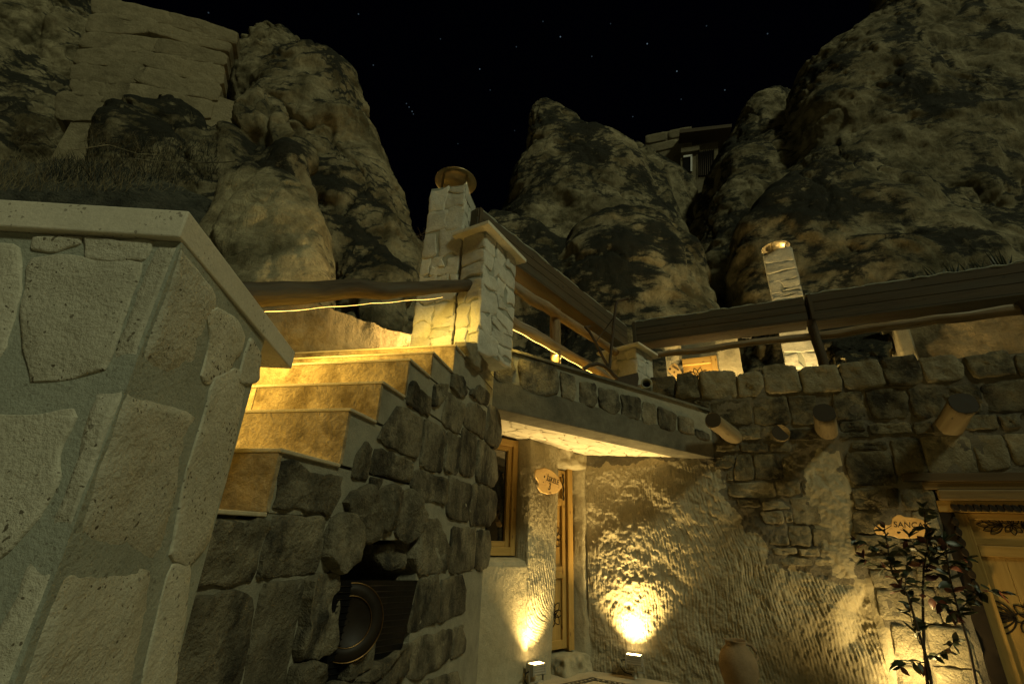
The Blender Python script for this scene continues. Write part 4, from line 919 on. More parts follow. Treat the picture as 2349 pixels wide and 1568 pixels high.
# ------------------------------------------------------------------ masonry columns
def column(name, corner, azr, lr, ll, z0, z1, label, cat, cells_r, cells_l, mat, group=None, cap=None, seed=0, prnt=None):
    pr, plf = Pl(corner, azr), Pl(corner, azr+90)
    t = thing(name, (corner[0], corner[1], z0), label, cat, group) if prnt is None else prnt
    i = .005; c = np.array(corner)
    p0 = c+pr.u[:2]*i-plf.u[:2]*i; p1 = c+pr.u[:2]*(lr-i)-plf.u[:2]*i; p2 = c+pr.u[:2]*(lr-i)-plf.u[:2]*(ll-i); p3 = c+pr.u[:2]*i-plf.u[:2]*(ll-i)
    hexa('mortar_core', [pq(p, z0) for p in (p0, p1, p2, p3)]+[pq(p, z1) for p in (p0, p1, p2, p3)], M['gmortar'], t)
    cr = pr.off(-i); cL = plf.off(-i)
    for pl, a, b, (nu, nv), sd in ((cr, 0, lr, cells_r, seed), (cL, -ll, 0, cells_l, seed+1)):
        for poly in courses((a, b, z0, z1), nv, sd, max(1, nu-1), nu):
            if poly_area(poly) > .001: stone(pl, shrink(poly, .008), .009, mat, t, depth=.02, rough=.6, n=24, jit=.008, inset=.006, micro=.002)
    if cap:
        ov, th = cap; q0 = c-pr.u[:2]*ov+plf.u[:2]*ov; q1 = c+pr.u[:2]*(lr+ov)+plf.u[:2]*ov; q2 = c+pr.u[:2]*(lr+ov)-plf.u[:2]*(ll+ov); q3 = c-pr.u[:2]*ov-plf.u[:2]*(ll+ov)
        hexa('cap_slab', [pq(q, z1+.004) for q in (q0, q1, q2, q3)]+[pq(q, z1+th) for q in (q0, q1, q2, q3)], M['slab'], t, .004)
    return t, pr, plf
def cowl(t, ctr, ztop, r, hgt, tilt=(0, 0, 1)):
    b = np.array([ctr[0], ctr[1], ztop+hgt])
    d = lathe('cowl', [(.002, .055*r/.2), (r*.45, .045*r/.2), (r*.8, .02), (r*.98, .0), (r, -.012), (r*.985, -.012), (r*.8, .008), (r*.72, .0), (r*.68, .012), (r*.3, .03), (.002, .04)], b, M['steel'], t, 40, tilt)
    for sx in (-.55, .55):
        q = b+np.array([r*sx, -r*.35, .0])
        tube('strut', [q+np.array([0, 0, -hgt-.12]), q+np.array([0, 0, .01])], .011, M['steel'], d, 6, smooth=False)
    lathe('flue', [(r*.42, -.25), (r*.42, .03), (r*.38, .03), (r*.38, -.25)], (ctr[0], ctr[1], ztop), M['dark'], t, 20)
c_ = aty(1036, 770, 3.42)[:2]
ch, pr_, pl_ = column('chimney', tuple(c_), 13, .33, .36, 2.60, 4.34, 'tall rough white-stone chimney with a round metal cowl beside the steps', 'chimney', (2, 9), (3, 9), M['white'], seed=3)
cc_ = c_+pr_.u[:2]*.165-pl_.u[:2]*.18
cowl(ch, cc_, 4.34, .21, .21)
pil, _, _ = column('stone_pillar', (-.267, 3.285), 31, .53, .24, 2.62, 3.715, 'rough white-stone pillar with a flat slab cap at the end of the planter railing', 'pillar', (3, 6), (2, 6), M['white'], cap=(.075, .04), seed=11)
sp_c = aty(1458, 800, 5.55)
column('stone_pillar', tuple(sp_c[:2]), 43, .46, .46, TERR-.02, sp_c[2]+.02, 'low white-stone pillar with a slab cap where the two planter railings meet', 'pillar', (3, 5), (3, 5), M['white'], cap=(.09, .035), seed=21)
c2 = aty(1828, 620, 6.75)
ch2, p2r, p2l = column('chimney', tuple(c2[:2]), 30, .28, .46, TERR-.02, aty(1790, 566, 6.75)[2], 'slim white-stone chimney with a shiny conical cowl behind the right planters', 'chimney', (2, 14), (2, 14), M['white'], seed=33)
zz2 = aty(1790, 566, 6.75)[2]
cowl(ch2, c2[:2]+p2r.u[:2]*.14-p2l.u[:2]*.23, zz2, .23, .15)

# ------------------------------------------------------------------ rails, planters, light tape
def led(name, path, label, parent=None, r=.004, group=None, nd=(.22, .5, -.85), nl=4, power=19.):
    t = thing(name, path[0], label, 'light strip', group); V = []; F = []; V2 = []; F2 = []
    P = [np.asarray(p, float) for p in path]; nd = np.asarray(nd, float)/np.linalg.norm(nd); m = len(P)
    for i in range(m):
        tg = P[min(i+1, m-1)]-P[max(i-1, 0)]; tg /= np.linalg.norm(tg); w = np.cross(tg, nd); w /= np.linalg.norm(w)
        V += [P[i]-w*r*1.6, P[i]+w*r*1.6, P[i]+w*r*1.6-nd*.004, P[i]-w*r*1.6-nd*.004]; q = P[i]+nd*.0012; V2 += [q-w*r, q+w*r, q+w*r-nd*.001, q-w*r-nd*.001]
    for i in range(m-1):
        for k in range(4): f = (i*4+k, i*4+(k+1) % 4, i*4+4+(k+1) % 4, i*4+4+k); F.append(f); F2.append(f)
    F += [(0, 1, 2, 3), (m*4-4, m*4-3, m*4-2, m*4-1)]; F2 += [(0, 1, 2, 3), (m*4-4, m*4-3, m*4-2, m*4-1)]
    mk('tape_backing', V, F, M['tape'], t, smooth=False); mk('diode_face', V2, F2, M['led'], t, smooth=False)
    for j in range(nl):
        a_ = P[int((m-1)*j/nl)]; b_ = P[int((m-1)*(j+1)/nl)]; xd = b_-a_; Lg = np.linalg.norm(xd); xd = xd/Lg; zd = nd-xd*(nd @ xd); zd /= np.linalg.norm(zd); yd = np.cross(-zd, xd)
        L = bpy.data.lights.new('tape_light', 'AREA'); L.shape = 'RECTANGLE'; L.size = Lg; L.size_y = .012; L.energy = power*Lg*(.75+.9*j/max(1, nl-1)); L.color = (1.0, .64, .12)
        o = bpy.data.objects.new('tape_light', L); COL.objects.link(o); o.parent = t; o.location = Vector((a_+b_)/2+nd*.012)-wloc(t)
        o.rotation_euler = Matrix(np.stack([xd, yd, -zd], 1).tolist()).to_euler()
    return t
la = aty(1080, 657, 3.38); lb = aty(575, 676, 2.1); lc = lb+(lb-la)*.62
sr = thing('stair_handrail', tuple(lc), 'thick dark log handrail spanning the stairs to the white-stone pillar', 'handrail')
log('log_rail', la, lc, .050, .078, M['log'], sr, 26, 5, .012, .2)
n_ = 34; pth = []
for i in range(n_):
    t = .12+.86*i/(n_-1); p = la+(lc-la)*t; r = .05+.028*t
    pth.append(p+np.array([.006*math.sin(i*.9), .55*r, -(r*1.12+.010+.008*abs(math.sin(i*.7)))]))
led('light_strip', pth, 'glowing yellow light tape drooping under the log handrail over the stairs')
# left railing
u0 = RL.uv(1190, 700)[0]+.03; u1 = RL.uv(1440, 740)[0]
zt_ = 4.17; zbp = RL.uv(1233, 640)[1]
def planter(name, pl, a, b, z0, z1, dep, label, nb=3):
    t = thing(name, pl.P((a+b)/2, z0, -dep/2), label, 'planter'); h = (z1-z0)/nb
    for k in range(nb):
        pbox('plank', pl, a, b, z0+k*h+.003, z0+(k+1)*h-.003, -.022, 0, M['plank'], t, .003)
        pbox('plank', pl, a, b, z0+k*h+.003, z0+(k+1)*h-.003, -dep, -dep+.022, M['plank'], t, .003)
    for e in (a, b-.022): pbox('end_board', pl, e, e+.022, z0+.003, z1-.003, -dep+.024, -.024, M['plank'], t)
    pbox('bottom_board', pl, a, b, z0-.022, z0, -dep, .0, M['plank'], t)
    pbox('corner_batten', pl, a+.01, a+.05, z0, z1, .001, .018, M['plank'], t, 0, True)
    tube('liner', [pl.P(a+(b-a)*i/40, z1+.004+.014*n1(i*.9, a), -.012+.012*n1(i*.7, b, 3)) for i in range(41)], [.014+.006*n1(i*1.3, 4) for i in range(41)], M['gmortar'], t, 6)
    pbox('soil', pl, a+.03, b-.03, z1-.10, z1-.03, -dep+.03, -.03, M['soil'], t)
    return t
planter('planter_box', RL, RL.uv(1092, 500)[0]+.02, u1-.05, zbp, zt_, .32, 'long dark wooden planter box above the log railing behind the white-stone pillar')
lr = thing('log_railing', RL.P(.5, TERR, 0), 'rustic log railing with upright post between the two white-stone pillars', 'railing')
ra, rb = RL.hit(1185, 663), RL.hit(1410, 808)
log('top_log', ra-RL.u*.25, rb, .062, .05, M['lograil'], lr, 20, 12)
rc, rd = RL.hit(1185, 745), RL.hit(1400, 868)
log('bottom_log', rc-RL.u*.2, rd, .06, .05, M['lograil'], lr, 20, 19)
pu = RL.uv(1278, 750)[0]
log('post', RL.P(pu, TERR-.02, -.02), RL.P(pu, 3.66, -.02), .062, .055, M['lograil'], lr, 8, 23)
led('light_strip', [rc+(rd-rc)*(i/19*.86-.08)+RL.n*.02+np.array([0, 0, -.082-.004*math.sin(i*1.7)]) for i in range(20)], 'glowing light tape under the bottom log of the railing beside the pillar')
# right railing
z0r = RR.uv(2079, 702)[1]; z1r = RR.uv(2079, 641)[1]
m_ = RR.uv(1853, 720)[0]
planter('planter_box', RR, RR.uv(1450, 760)[0], m_-.01, z0r, z1r-.03, .30, 'dark wooden planter box between the low pillar and the leaning post')
planter('planter_box', RR, m_+.02, RR.uv(2348, 650)[0]+.6, z0r-.02, z1r+.0, .30, 'dark wooden planter box with spiky plants along its top edge')
rr = thing('log_railing', RR.P(2, TERR, 0), 'weathered grey log rail running under the dark planters with a leaning post', 'railing')
ga, gb = RR.hit(1510, 814, .06), RR.hit(2348, 710, .06)
log('rail_log', ga, gb+RR.u*.6, .042, .062, M['lograil'], rr, 30, 31)
pa, pb = RR.hit(1893, 850, .10), RR.hit(1862, 735, .10)
pa = np.array([pa[0], pa[1], pa[2]]); log('leaning_post', pa+(pa-pb)*.3, pb, .055, .05, M['log'], rr, 10, 37)
pcl = RR.hit(2340, 690, .10); log('leaning_post', pcl+np.array([.25, -.1, -1.0]), pcl, .055, .05, M['log'], rr, 10, 41)
# spiky plants in the right planter
rs = random.Random(4)
for pxs in (2105, 2145, 2165, 2200, 2208, 2225, 2240, 2262, 2268, 2285, 2300, 2312, 2325, 2340):
    uu = RR.uv(pxs, 640)[0]; b = RR.P(uu, z1r-.06, -.1); L = rs.uniform(.15, .30); V = []; F = []
    for k in range(rs.choice((2, 3, 4))):
        d = np.array([rs.uniform(-.6, .6), rs.uniform(-.3, .3), 1.0]); d /= np.linalg.norm(d); w = RR.u*.013; l = L*rs.uniform(.7, 1.2)
        i = len(V); bb = b+np.array([rs.uniform(-.02, .02), 0, 0]); V += [bb-w, bb+w, bb+d*l*.6+w*.7, bb+d*l*.6-w*.7, bb+d*l+np.array([.02*d[0], 0, 0]), bb+RR.n*.008, bb+d*l*.6+RR.n*.006]
        F += [(i, i+1, i+2, i+3), (i+3, i+2, i+4), (i, i+5, i+6, i+3), (i+5, i+1, i+2, i+6)]
    tag(mk('spiky_plant', V, F, M['leaf'], smooth=False, base=True), 'small dark spiky plant poking above the edge of the right planter', 'plant', 'spiky plants in the right planter')

# ------------------------------------------------------------------ terrace fronts behind the right wall
TP = Pl(tuple(aty(1640, 810, 7.3)[:2]), 116)
tf = thing('terrace_cave_front', TP.P(0, TERR, 0), 'plastered cave front on the terrace with the top of a pine door', 'cave front')
def tuff(u, v): return .03*fbm(np.c_[u*2, v*2, u*0], 3, 61)+chisel(u+20, v, 15, 20., .8)
wall_sheet('wall_face', TP, TP.uv(1528, 830)[0], TP.uv(1566, 830)[0], TERR-.1, 4.6, .02, tf, lambda u, v: tuff(u, v)*2+.10, [M['plaster']])
wall_sheet('wall_face', TP, TP.uv(1562, 830)[0], TP.uv(1700, 830)[0], TERR-.1, 4.6, .025, tf, lambda u, v: tuff(u, v)*.6, [M['plaster']])
pbox('wall_core', TP, TP.uv(1528, 830)[0], TP.uv(1700, 830)[0], TERR-.1, 4.5, -.6, -.08, M['plaster'], tf)
d0, d1 = TP.uv(1565, 828), TP.uv(1645, 832)
td = bpy.data.objects.new('door', None); COL.objects.link(td); td.parent = tf; td.location = Vector(TP.P(d0[0], TERR, .05))-wloc(tf)
pbox('door_frame', TP, d0[0], d1[0]-.09, d0[1]-.12, d0[1], .03, .11, M['pine'], td, .004)
pbox('door_frame', TP, d1[0]-.088, d1[0], TERR, d0[1], .03, .12, M['pine'], td, .004, True)
pbox('door_panel', TP, d0[0], d1[0]-.09, TERR, d0[1]-.122, .03, .06, M['pine'], td)
um = (d0[0]+d1[0])/2-.05
for k in range(6): ribbon('carved_ornament', TP, petal((um, d0[1]-.34), k*math.pi/5, .17, .035), .061, .005, M['ornament'], td)
tf2 = thing('terrace_cave_front', TP.P(2.5, TERR, -.6), 'broad flat chiselled cave front on the terrace beyond the right planter', 'cave front')
TQ = Pl(tuple(aty(2090, 780, 6.9)[:2]), 118)
wall_sheet('wall_face', TQ, TQ.uv(2090, 780)[0], TQ.uv(2348, 760)[0]+1.2, TERR-.1, 5.2, .03, tf2, lambda u, v: .02*fbm(np.c_[u*2, v*2, u*0], 3, 63)+chisel(u*.8-v*1.2, v+u*.7, 25, 16., 1.3), [M['carved']])
pbox('wall_core', TQ, TQ.uv(2090, 780)[0], TQ.uv(2348, 760)[0]+1.2, TERR-.1, 5.15, -.8, -.08, M['plaster'], tf2)
pbox('jamb', TQ, TQ.uv(2052, 780)[0], TQ.uv(2088, 780)[0], TERR-.1, 5.15, -.6, .14, M['plaster'], tf2, .03)
lump('boulder', [aty(1900, 860, 7.6), aty(2050, 850, 7.2), aty(2050, 850, 6.6), aty(1920, 860, 6.7), aty(1905, 790, 7.6)+np.array([0, 0, .1]), aty(2045, 760, 7.2), aty(2030, 800, 6.8), aty(1930, 815, 6.8)], M['rock'], None, .03, .07, 44).name = 'rock_boulder'
bo = bpy.data.objects['rock_boulder']; tag(bo, 'rough tuff boulder on the terrace behind the parapet, grazed by lamplight', 'boulder')

# ------------------------------------------------------------------ signs
def text_mesh(s, size, extr=.002):
    cu = bpy.data.curves.new('t', 'FONT'); cu.body = s; cu.size = size; cu.extrude = extr; cu.resolution_u = 3; cu.align_x = 'CENTER'
    o = bpy.data.objects.new('t', cu); COL.objects.link(o); dg = bpy.context.evaluated_depsgraph_get(); dg.update()
    me = bpy.data.meshes.new_from_object(o.evaluated_get(dg)); bpy.data.objects.remove(o)
    V = np.array([v.co[:] for v in me.vertices]); F = [tuple(p.vertices) for p in me.polygons]; bpy.data.meshes.remove(me); return V, F
def lettering(s, pl, a, b, n, parent, hscale=1.0):
    """text with its baseline running between plane points a and b"""
    V, F = text_mesh(s, 1.0, .0); a = np.array(a); b = np.array(b); t = b-a; w = np.linalg.norm(t); t /= w; q = np.array([-t[1], t[0]])
    V, F = text_mesh(s, 1.0, .02)
    x0, x1 = V[:, 0].min(), V[:, 0].max(); k = w/(x1-x0)
    P = [pl.P(*(a+t*((v[0]-x0)*k)+q*(v[1]*k*hscale)), n+(.002 if v[2] > 0 else -.001)) for v in V]
    return mk('lettering', P, F, M['ink'], parent, smooth=False)
class PlLean(Pl):                           # a plane whose upper part leans outward
    def __init__(s, pl, k, v0): s.o, s.az, s.u, s.n, s.k, s.v0 = pl.o, pl.az, pl.u, pl.n, k, v0
    def P(s, u, v, n=0.): return s.o+s.u*u+s.n*(n+s.k*(v-s.v0))+np.array([0, 0, v])
def slab_sign(pl, poly, n, th, label, group=None):
    p = resample(chaikin(poly, 2), 40); A = sum(p[i][0]*p[(i+1) % 40][1]-p[(i+1) % 40][0]*p[i][1] for i in range(40))
    if A < 0: p = p[::-1]
    c = sum(p)/40; t = thing('wooden_sign', pl.P(c[0], min(q[1] for q in p), n), label, 'sign', group)
    V = [pl.P(*q, n) for q in p]+[pl.P(*q, n+th) for q in p]+[pl.P(*(c+(q-c)*.95), n+th+.002) for q in p]
    F = [tuple(reversed(range(40))), tuple(range(80, 120))]; F += [(i+r*40, (i+1) % 40+r*40, (i+1) % 40+r*40+40, i+r*40+40) for i in range(40) for r in (0, 1)]
    uv = [(q[0], q[1]) for q in p]*3
    o = mk('slice', V, F, M['signwood'], t, uv, False)
    top = max(p, key=lambda q: q[1])
    tube('hanging_wire', [pl.P(top[0]-.02, top[1]-.01, n+th), pl.P(top[0], top[1]+.035, n+.004), pl.P(top[0]+.02, top[1]-.01, n+th)], .002, M['iron'], t, 5)
    return t
S1 = lambda p: [FA.uv(*q, .03) for q in Z(1700, 1450, .3827, p)]
FL = PlLean(FA, .15, FA.uv(1250, 1130)[1])
sg = slab_sign(FL, S1([(775, 815), (860, 795), (920, 815), (970, 850), (1010, 900), (1045, 960), (1052, 985), (1000, 1040), (920, 1055), (850, 1030), (815, 985), (818, 930), (785, 890)]), .03, .016, 'wooden log-slice sign reading İSKELE 3 on the wall beside the narrow door')
a, b = S1([(888, 918), (1008, 962)]); lettering('İSKELE', FL, a, b, .049, sg, 1.15)
a, b = S1([(912, 1008), (934, 1014)]); lettering('3', FL, a, b, .049, sg, 1.1)
kn = S1([(868, 880)])[0]; V, F, _ = tube_vf([FL.P(*kn, .046), FL.P(*kn, .0495)], [.013, .010], 10, .3, 3); mk('knot', V, F, M['ink'], sg)
kn = S1([(862, 935)])[0]; V, F, _ = tube_vf([FL.P(*kn, .046), FL.P(*kn, .0492)], [.009, .007], 10, .3, 5); mk('knot', V, F, M['ink'], sg)
S2 = lambda p: [R.uv(*q, .06) for q in Z(3200, 1850, .1703, p)]
RLn = PlLean(R, .45, R.uv(2060, 1235)[1])
sg = slab_sign(RLn, S2([(415, 780), (470, 700), (560, 660), (700, 710), (800, 670), (790, 540), (930, 460), (1030, 520), (1290, 540), (1500, 600), (1620, 720), (1700, 800), (1640, 900), (1500, 960), (1250, 990), (1000, 985), (850, 930), (500, 900)]), .06, .016, 'wooden log-slice sign reading SANCAK half hidden behind the shrub')
a, b = S2([(850, 740), (1640, 775)]); lettering('SANCAK', RLn, a, b, .079, sg, 1.0)
kn = S2([(970, 840)])[0]; V, F, _ = tube_vf([RLn.P(*kn, .076), RLn.P(*kn, .079)], [.016, .011], 12, .5, 3); mk('knot', V, F, M['ink'], sg)
S3 = lambda p: [TP.uv(*q, .22) for q in Z(2460, 1300, .1277, p)]
sg = slab_sign(TP, S3([(340, 700), (390, 590), (470, 510), (560, 490), (630, 540), (680, 640), (740, 720), (760, 800), (680, 870), (590, 935), (540, 880), (420, 770)]), .22, .02, 'small wooden log-slice sign reading KARINA 4 above the parapet')
a, b = S3([(478, 600), (668, 720)]); lettering('KARINA', TP, a, b, .243, sg, 1.2)
a, b = S3([(510, 785), (545, 800)]); lettering('4', TP, a, b, .243, sg, 1.2)
kn = S3([(420, 660)])[0]; V, F, _ = tube_vf([TP.P(*kn, .239), TP.P(*kn, .243)], [.022, .018], 12, .3, 3); mk('knot', V, F, M['ink'], sg)

# ------------------------------------------------------------------ floodlights
def flood(pl, u, n, z, label, power, tilt=.30, size=150, legs=True, yaw=0., rad=.03, blend=.6):
    b = pl.P(u, z, n); t = thing('floodlight', (b[0], b[1], z-.10), label, 'floodlight', 'floodlights washing the walls')
    nd = np.array([0, 0, 1.])*math.cos(tilt)-pl.n*math.sin(tilt); xd = pl.u*math.cos(yaw)+pl.n*math.sin(yaw); nd /= np.linalg.norm(nd)
    yd = np.cross(nd, xd); yd /= np.linalg.norm(yd); xd = np.cross(yd, nd)
    def bx(name, x0, x1, y0, y1, z0, z1, mat, par, bev=0.):
        c = [b+xd*x+yd*y+nd*zz for zz in (z0, z1) for x, y in ((x0, y0), (x1, y0), (x1, y1), (x0, y1))]; return hexa(name, c, mat, par, bev)
    body = bx('housing', -.075, .075, -.045, .045, -.085, 0, M['lampbody'], t, .006)
    for s_ in (-1, 1): bx('end_cap', s_*.076-.006, s_*.076+.006, -.05, .05, -.088, .006, M['lampbody'], body, .002)
    for k in range(4): bx('fin', -.068, .068, -.051, -.0455, -.075+k*.019, -.068+k*.019, M['lampbody'], body)
    bx('lens', -.066, .066, -.036, .036, .001, .003, M['lens'], t)
    for s_ in (-1, 1): bx('bracket', s_*.09-.003, s_*.09+.003, -.012, .012, -.14, -.03, M['lampbody'], t)
    bx('bracket', -.093, .093, -.012, .012, -.146, -.14, M['lampbody'], t)
    if legs: tube('stake', [b-nd*.14, np.array([b[0], b[1], z-.20])], .014, M['lampbody'], t, 8)
    c0 = b-xd*.08-nd*.05; tube('cable', [c0, c0-xd*.05-nd*.01, c0-xd*.06-nd*.07, c0-xd*.02-nd*.11, c0+xd*.05-nd*.12], .006, M['cable'], t, 6)
    L = bpy.data.lights.new('floodlight_lamp', 'AREA'); L.energy = power; L.color = (1.0, .69, .25); L.shape = 'RECTANGLE'; L.size = .125; L.size_y = .06; L.spread = R_(size)
    o = bpy.data.objects.new('floodlight_lamp', L); COL.objects.link(o); o.parent = t; o.location = Vector(b+nd*.006)-wloc(t)
    o.rotation_euler = Matrix(np.stack([xd, -yd, -nd], 1).tolist()).to_euler()
    return t
a2 = R.uv(1455, 1540, .14); flood(R, a2[0], .115, .215, 'grey floodlight on a stake shining up the chiselled corner wall', 24, .05, 96)
a1 = FA.uv(1232, 1548, .12); flood(FA, a1[0], .10, .185, 'grey floodlight beside the narrow door shining up the sign wall', 12, .04, 86)
a3 = R.uv(2120, 1560, .12); flood(R, a3[0], .28, .12, 'floodlight half buried in the planting behind the shrub', 22, .12, 170)
t1 = TP.uv(1540, 870, .4); flood(TP, t1[0]-.02, .40, TERR+.15, 'floodlight hidden behind the parapet shining on the small sign', 18, .35, 140)
t2 = TP.uv(1640, 870, .6); flood(TP, t2[0], .55, TERR+.15, 'floodlight hidden behind the parapet by the terrace door', 40, .3, 150)
flood(Pl(tuple(c2[:2]), 120), -.25, .35, TERR+.12, 'floodlight hidden behind the parapet at the foot of the slim chimney', 50, .3, 150)
flood(TQ, TQ.uv(2000, 850, .3)[0], .30, TERR+.10, 'floodlight hidden behind the parapet beside the terrace boulder', 45, .3, 150)
flood(TQ, TQ.uv(2130, 850, .4)[0]+.6, .35, 4.9, 'floodlight hidden behind the right planter shining up the cliff', 18, .1, 150, legs=False)

flood(Pl((-.62, 4.12), 30), 0, 0, 2.92, 'floodlight hidden behind the tall chimney washing the carved rock', 30, .8, 170)
gl = aty(1712, 760, 8.9); flood(Pl(tuple(gl[:2]), 100), 0, 0, gl[2], 'floodlight set in the dark gully shining up the rock spire', 80, -.5, 150, legs=False)

# ------------------------------------------------------------------ right door
rd_ = thing('carved_door', R.P(UD+.5, 0, -.1), 'large golden pine double door with dark carved flower outlines and a heavy lintel', 'door')
v_ = lambda x, y, n=0.: R.uv(x, y, n)
UL = UD; UR = 5.15; vt = 1.93
pbox('lintel_beam', R, v_(2078, 1130)[0], UR, vt-.035, vt+.04, -.12, .045, M['plank'], rd_, .006)
pbox('lintel_board', R, v_(2120, 1130)[0], UR, vt-.105, vt-.037, -.12, .02, M['pinedark'], rd_, .004)
pbox('cornice', R, v_(2148, 1130)[0], UR, vt-.20, vt-.107, -.12, .03, M['pinedark'], rd_, .012)
pbox('head_board', R, UL+.005, UR, vt-.30, vt-.202, -.12, .0, M['pine'], rd_, .003)
pbox('carved_post', R, UL+.003, UL+.11, .0, vt-.302, -.14, -.005, M['ornament'], rd_, .004)
for k in range(10):
    stone(R, petal((UL+.10+k*.052, vt-.235), -.9, .075, .024), .02, M['ornament'], rd_, depth=.006, rough=.2, n=14, jit=.002, name='carved_leaf', inset=.004)
for k in range(8): stone(R, petal((UL+.085, vt-.34-k*.085), -1.35, .085, .024), .014, M['ornament'], rd_, depth=.004, rough=.2, n=14, jit=.002, name='carved_leaf', inset=.004)
l0 = UL+.112
pbox('door_panel', R, l0, UR, .0, vt-.302, -.14, -.075, M['pine'], rd_)
vr = v_(2250, 1262, -.05)[1]
pbox('leaf_stile', R, l0, l0+.10, .0, vt-.304, -.074, -.045, M['pine'], rd_, .004, True)
pbox('leaf_rail', R, l0+.102, UR, vr-.045, vr+.045, -.074, -.047, M['pine'], rd_, .004)
pbox('leaf_rail', R, l0+.102, UR, vt-.36, vt-.304, -.074, -.047, M['pine'], rd_, .004)
for k in range(7):
    w = .165; pbox('door_board', R, l0+.104+k*w, l0+.104+(k+1)*w-.003, .0, vr-.047, -.074, -.064, M['pine'], rd_, .002, True)
pbox('door_board', R, l0+.104, UR, vr+.047, vt-.362, -.074, -.064, M['pine'], rd_, .002)
def flower(cu, cv, s, n, par):
    for k in range(8): ribbon('carved_ornament', R, petal((cu, cv), k*math.pi/4, s*.38, s*.10), n, s*.014, M['ornament'], par)
    for k in range(5):
        for sg_ in (-1, 1):
            a0 = (math.pi if sg_ < 0 else 0)+ (k-2)*.33; ribbon('carved_ornament', R, petal((cu+sg_*s*.30, cv), a0, s*(.85-.13*abs(k-2)), s*.12), n, s*.016, M['ornament'], par)
f1 = v_(2320, 1204, -.06); flower(f1[0], f1[1], .21, -.0635, rd_)
f2 = v_(2370, 1420, -.06); flower(f2[0], f2[1], .36, -.0635, rd_)

# ------------------------------------------------------------------ jar, niche things, plough, pipe
jb_ = onz(1690, 1466, .62); jd = R.P(R.uv(1690, 1500)[0], 0, .34)
js = .62
jr = thing('clay_jar', (jd[0], jd[1], 0), 'tall buff clay jar with one handle standing against the chiselled wall', 'jar')
k = 1.0
prof = [(.10, 0), (.125, .05), (.165, .15), (.20, .27), (.212, .36), (.20, .44), (.165, .505), (.125, .545), (.108, .57), (.113, .60), (.125, .615), (.118, .617), (.10, .60), (.095, .56), (.13, .52), (.17, .45), (.18, .3), (.02, .02)]
hj = R.uv(1690, 1466, .34)[1]; sc1 = hj/.617
lathe('body', [(r*sc1*.98, z*sc1) for r, z in prof], (jd[0], jd[1], 0), M['clay'], jr, 36)
hd = R.u
tube('handle', [np.array([jd[0], jd[1], 0])+hd*r*sc1+np.array([0, 0, z*sc1]) for r, z in ((.115, .585), (.165, .575), (.205, .53), (.215, .47), (.19, .435))], .016*sc1, M['clay'], jr, 8)
SN = S.off(.012)
q = [SN.hit(*p) for p in ((745, 1560), (912, 1528), (958, 1330), (770, 1330))]; bk = [p-S.n*.015 for p in q]
gp = thing('mesh_panel', tuple(q[0]), 'black woven mesh panel standing inside the dark niche', 'panel')
hexa('frame_sheet', [bk[0], bk[1], q[1], q[0], bk[3], bk[2], q[2], q[3]], M['black'], gp)
for i in range(14):
    t = (i+.7)/14.6; a = q[0]+(q[3]-q[0])*t; b = q[1]+(q[2]-q[1])*t
    tube('wire', [a+(b-a)*.02+S.n*.003, a+(b-a)*.98+S.n*.003], .0018, M['cable'], gp, 4)
tc_ = S.off(.022).hit(800, 1424); rr_ = 68/PF*np.linalg.norm(tc_-EYE)*.95
td_ = tuple((EYE-tc_)/np.linalg.norm(EYE-tc_)+S.n*.45)
tr = thing('brass_tray', tuple(tc_-np.array([0, 0, rr_])), 'round dark tray with a thin brass rim leaning in the niche against the mesh panel', 'tray')
lathe('dish', [(.002, 0), (rr_*.62, .0), (rr_*.66, .006), (rr_*.96, .012), (rr_*.97, .006), (rr_*.66, 0), (rr_*.6, -.004), (.002, -.004)], tc_, M['traydark'], tr, 48, td_)
lathe('rim', [(rr_*.965, .008), (rr_*.975, .015), (rr_*.995, .015), (rr_, .008), (rr_*.98, .004), (rr_*.965, .008)], tc_, M['brass'], tr, 48, td_)
lathe('rim', [(rr_*.63, .002), (rr_*.64, .008), (rr_*.655, .008), (rr_*.66, .003)], tc_, M['brass'], tr, 48, td_)
su, sv = S.uv(815, 1540, .03)
ls_ = lump('loose_stone', [S.P(su-.09, sv-.005, -.03), S.P(su+.08, sv-.005, -.03), S.P(su+.09, sv-.005, .07), S.P(su-.10, sv-.005, .06), S.P(su-.07, sv+.085, -.02), S.P(su+.085, sv+.11, -.01), S.P(su+.095, sv+.105, .06), S.P(su-.09, sv+.06, .055)], M['sooty'], None, .008, .012, 5, 3)
tag(ls_, 'loose broken stone lying on the sill of the niche', 'stone')
sill = stone(S, [(NU0+.01, NV0-.12), (NU1-.01, NV0-.12), (NU1-.01, NV0), (NU0+.01, NV0)], .05, M['sooty'], sc_, depth=.3, rough=.3)
KP = K.off(-.12)
plw = thing('plough', KP.hit(1415, 865), 'old rusty iron plough with two bent handles perched on the terrace corner', 'plough')
PZ = lambda p: [KP.hit(*q) for q in Z(2180, 1100, .2296, p)]
tube('handle', PZ([(460, 1220), (480, 1000), (510, 700), (540, 400), (565, 200), (600, 120), (680, 105), (760, 90)]), .017, M['iron'], plw, 8)
hb = PZ([(460, 1220), (400, 1050), (300, 760), (230, 560), (195, 470), (310, 440)]); hb = [p-K.n*.04*i for i, p in enumerate(hb)]
tube('handle', hb, .016, M['iron'], plw, 8)
tube('crossbar', [hb[2], PZ([(525, 400)])[0]], .007, M['iron'], plw, 6)
tube('beam', PZ([(20, 1250), (120, 1180), (260, 1150), (380, 1190), (460, 1260), (520, 1330), (590, 1390)]), .022, M['iron'], plw, 10)
sh = PZ([(500, 1440), (600, 1370), (920, 1290), (940, 1390), (910, 1560), (700, 1540)])
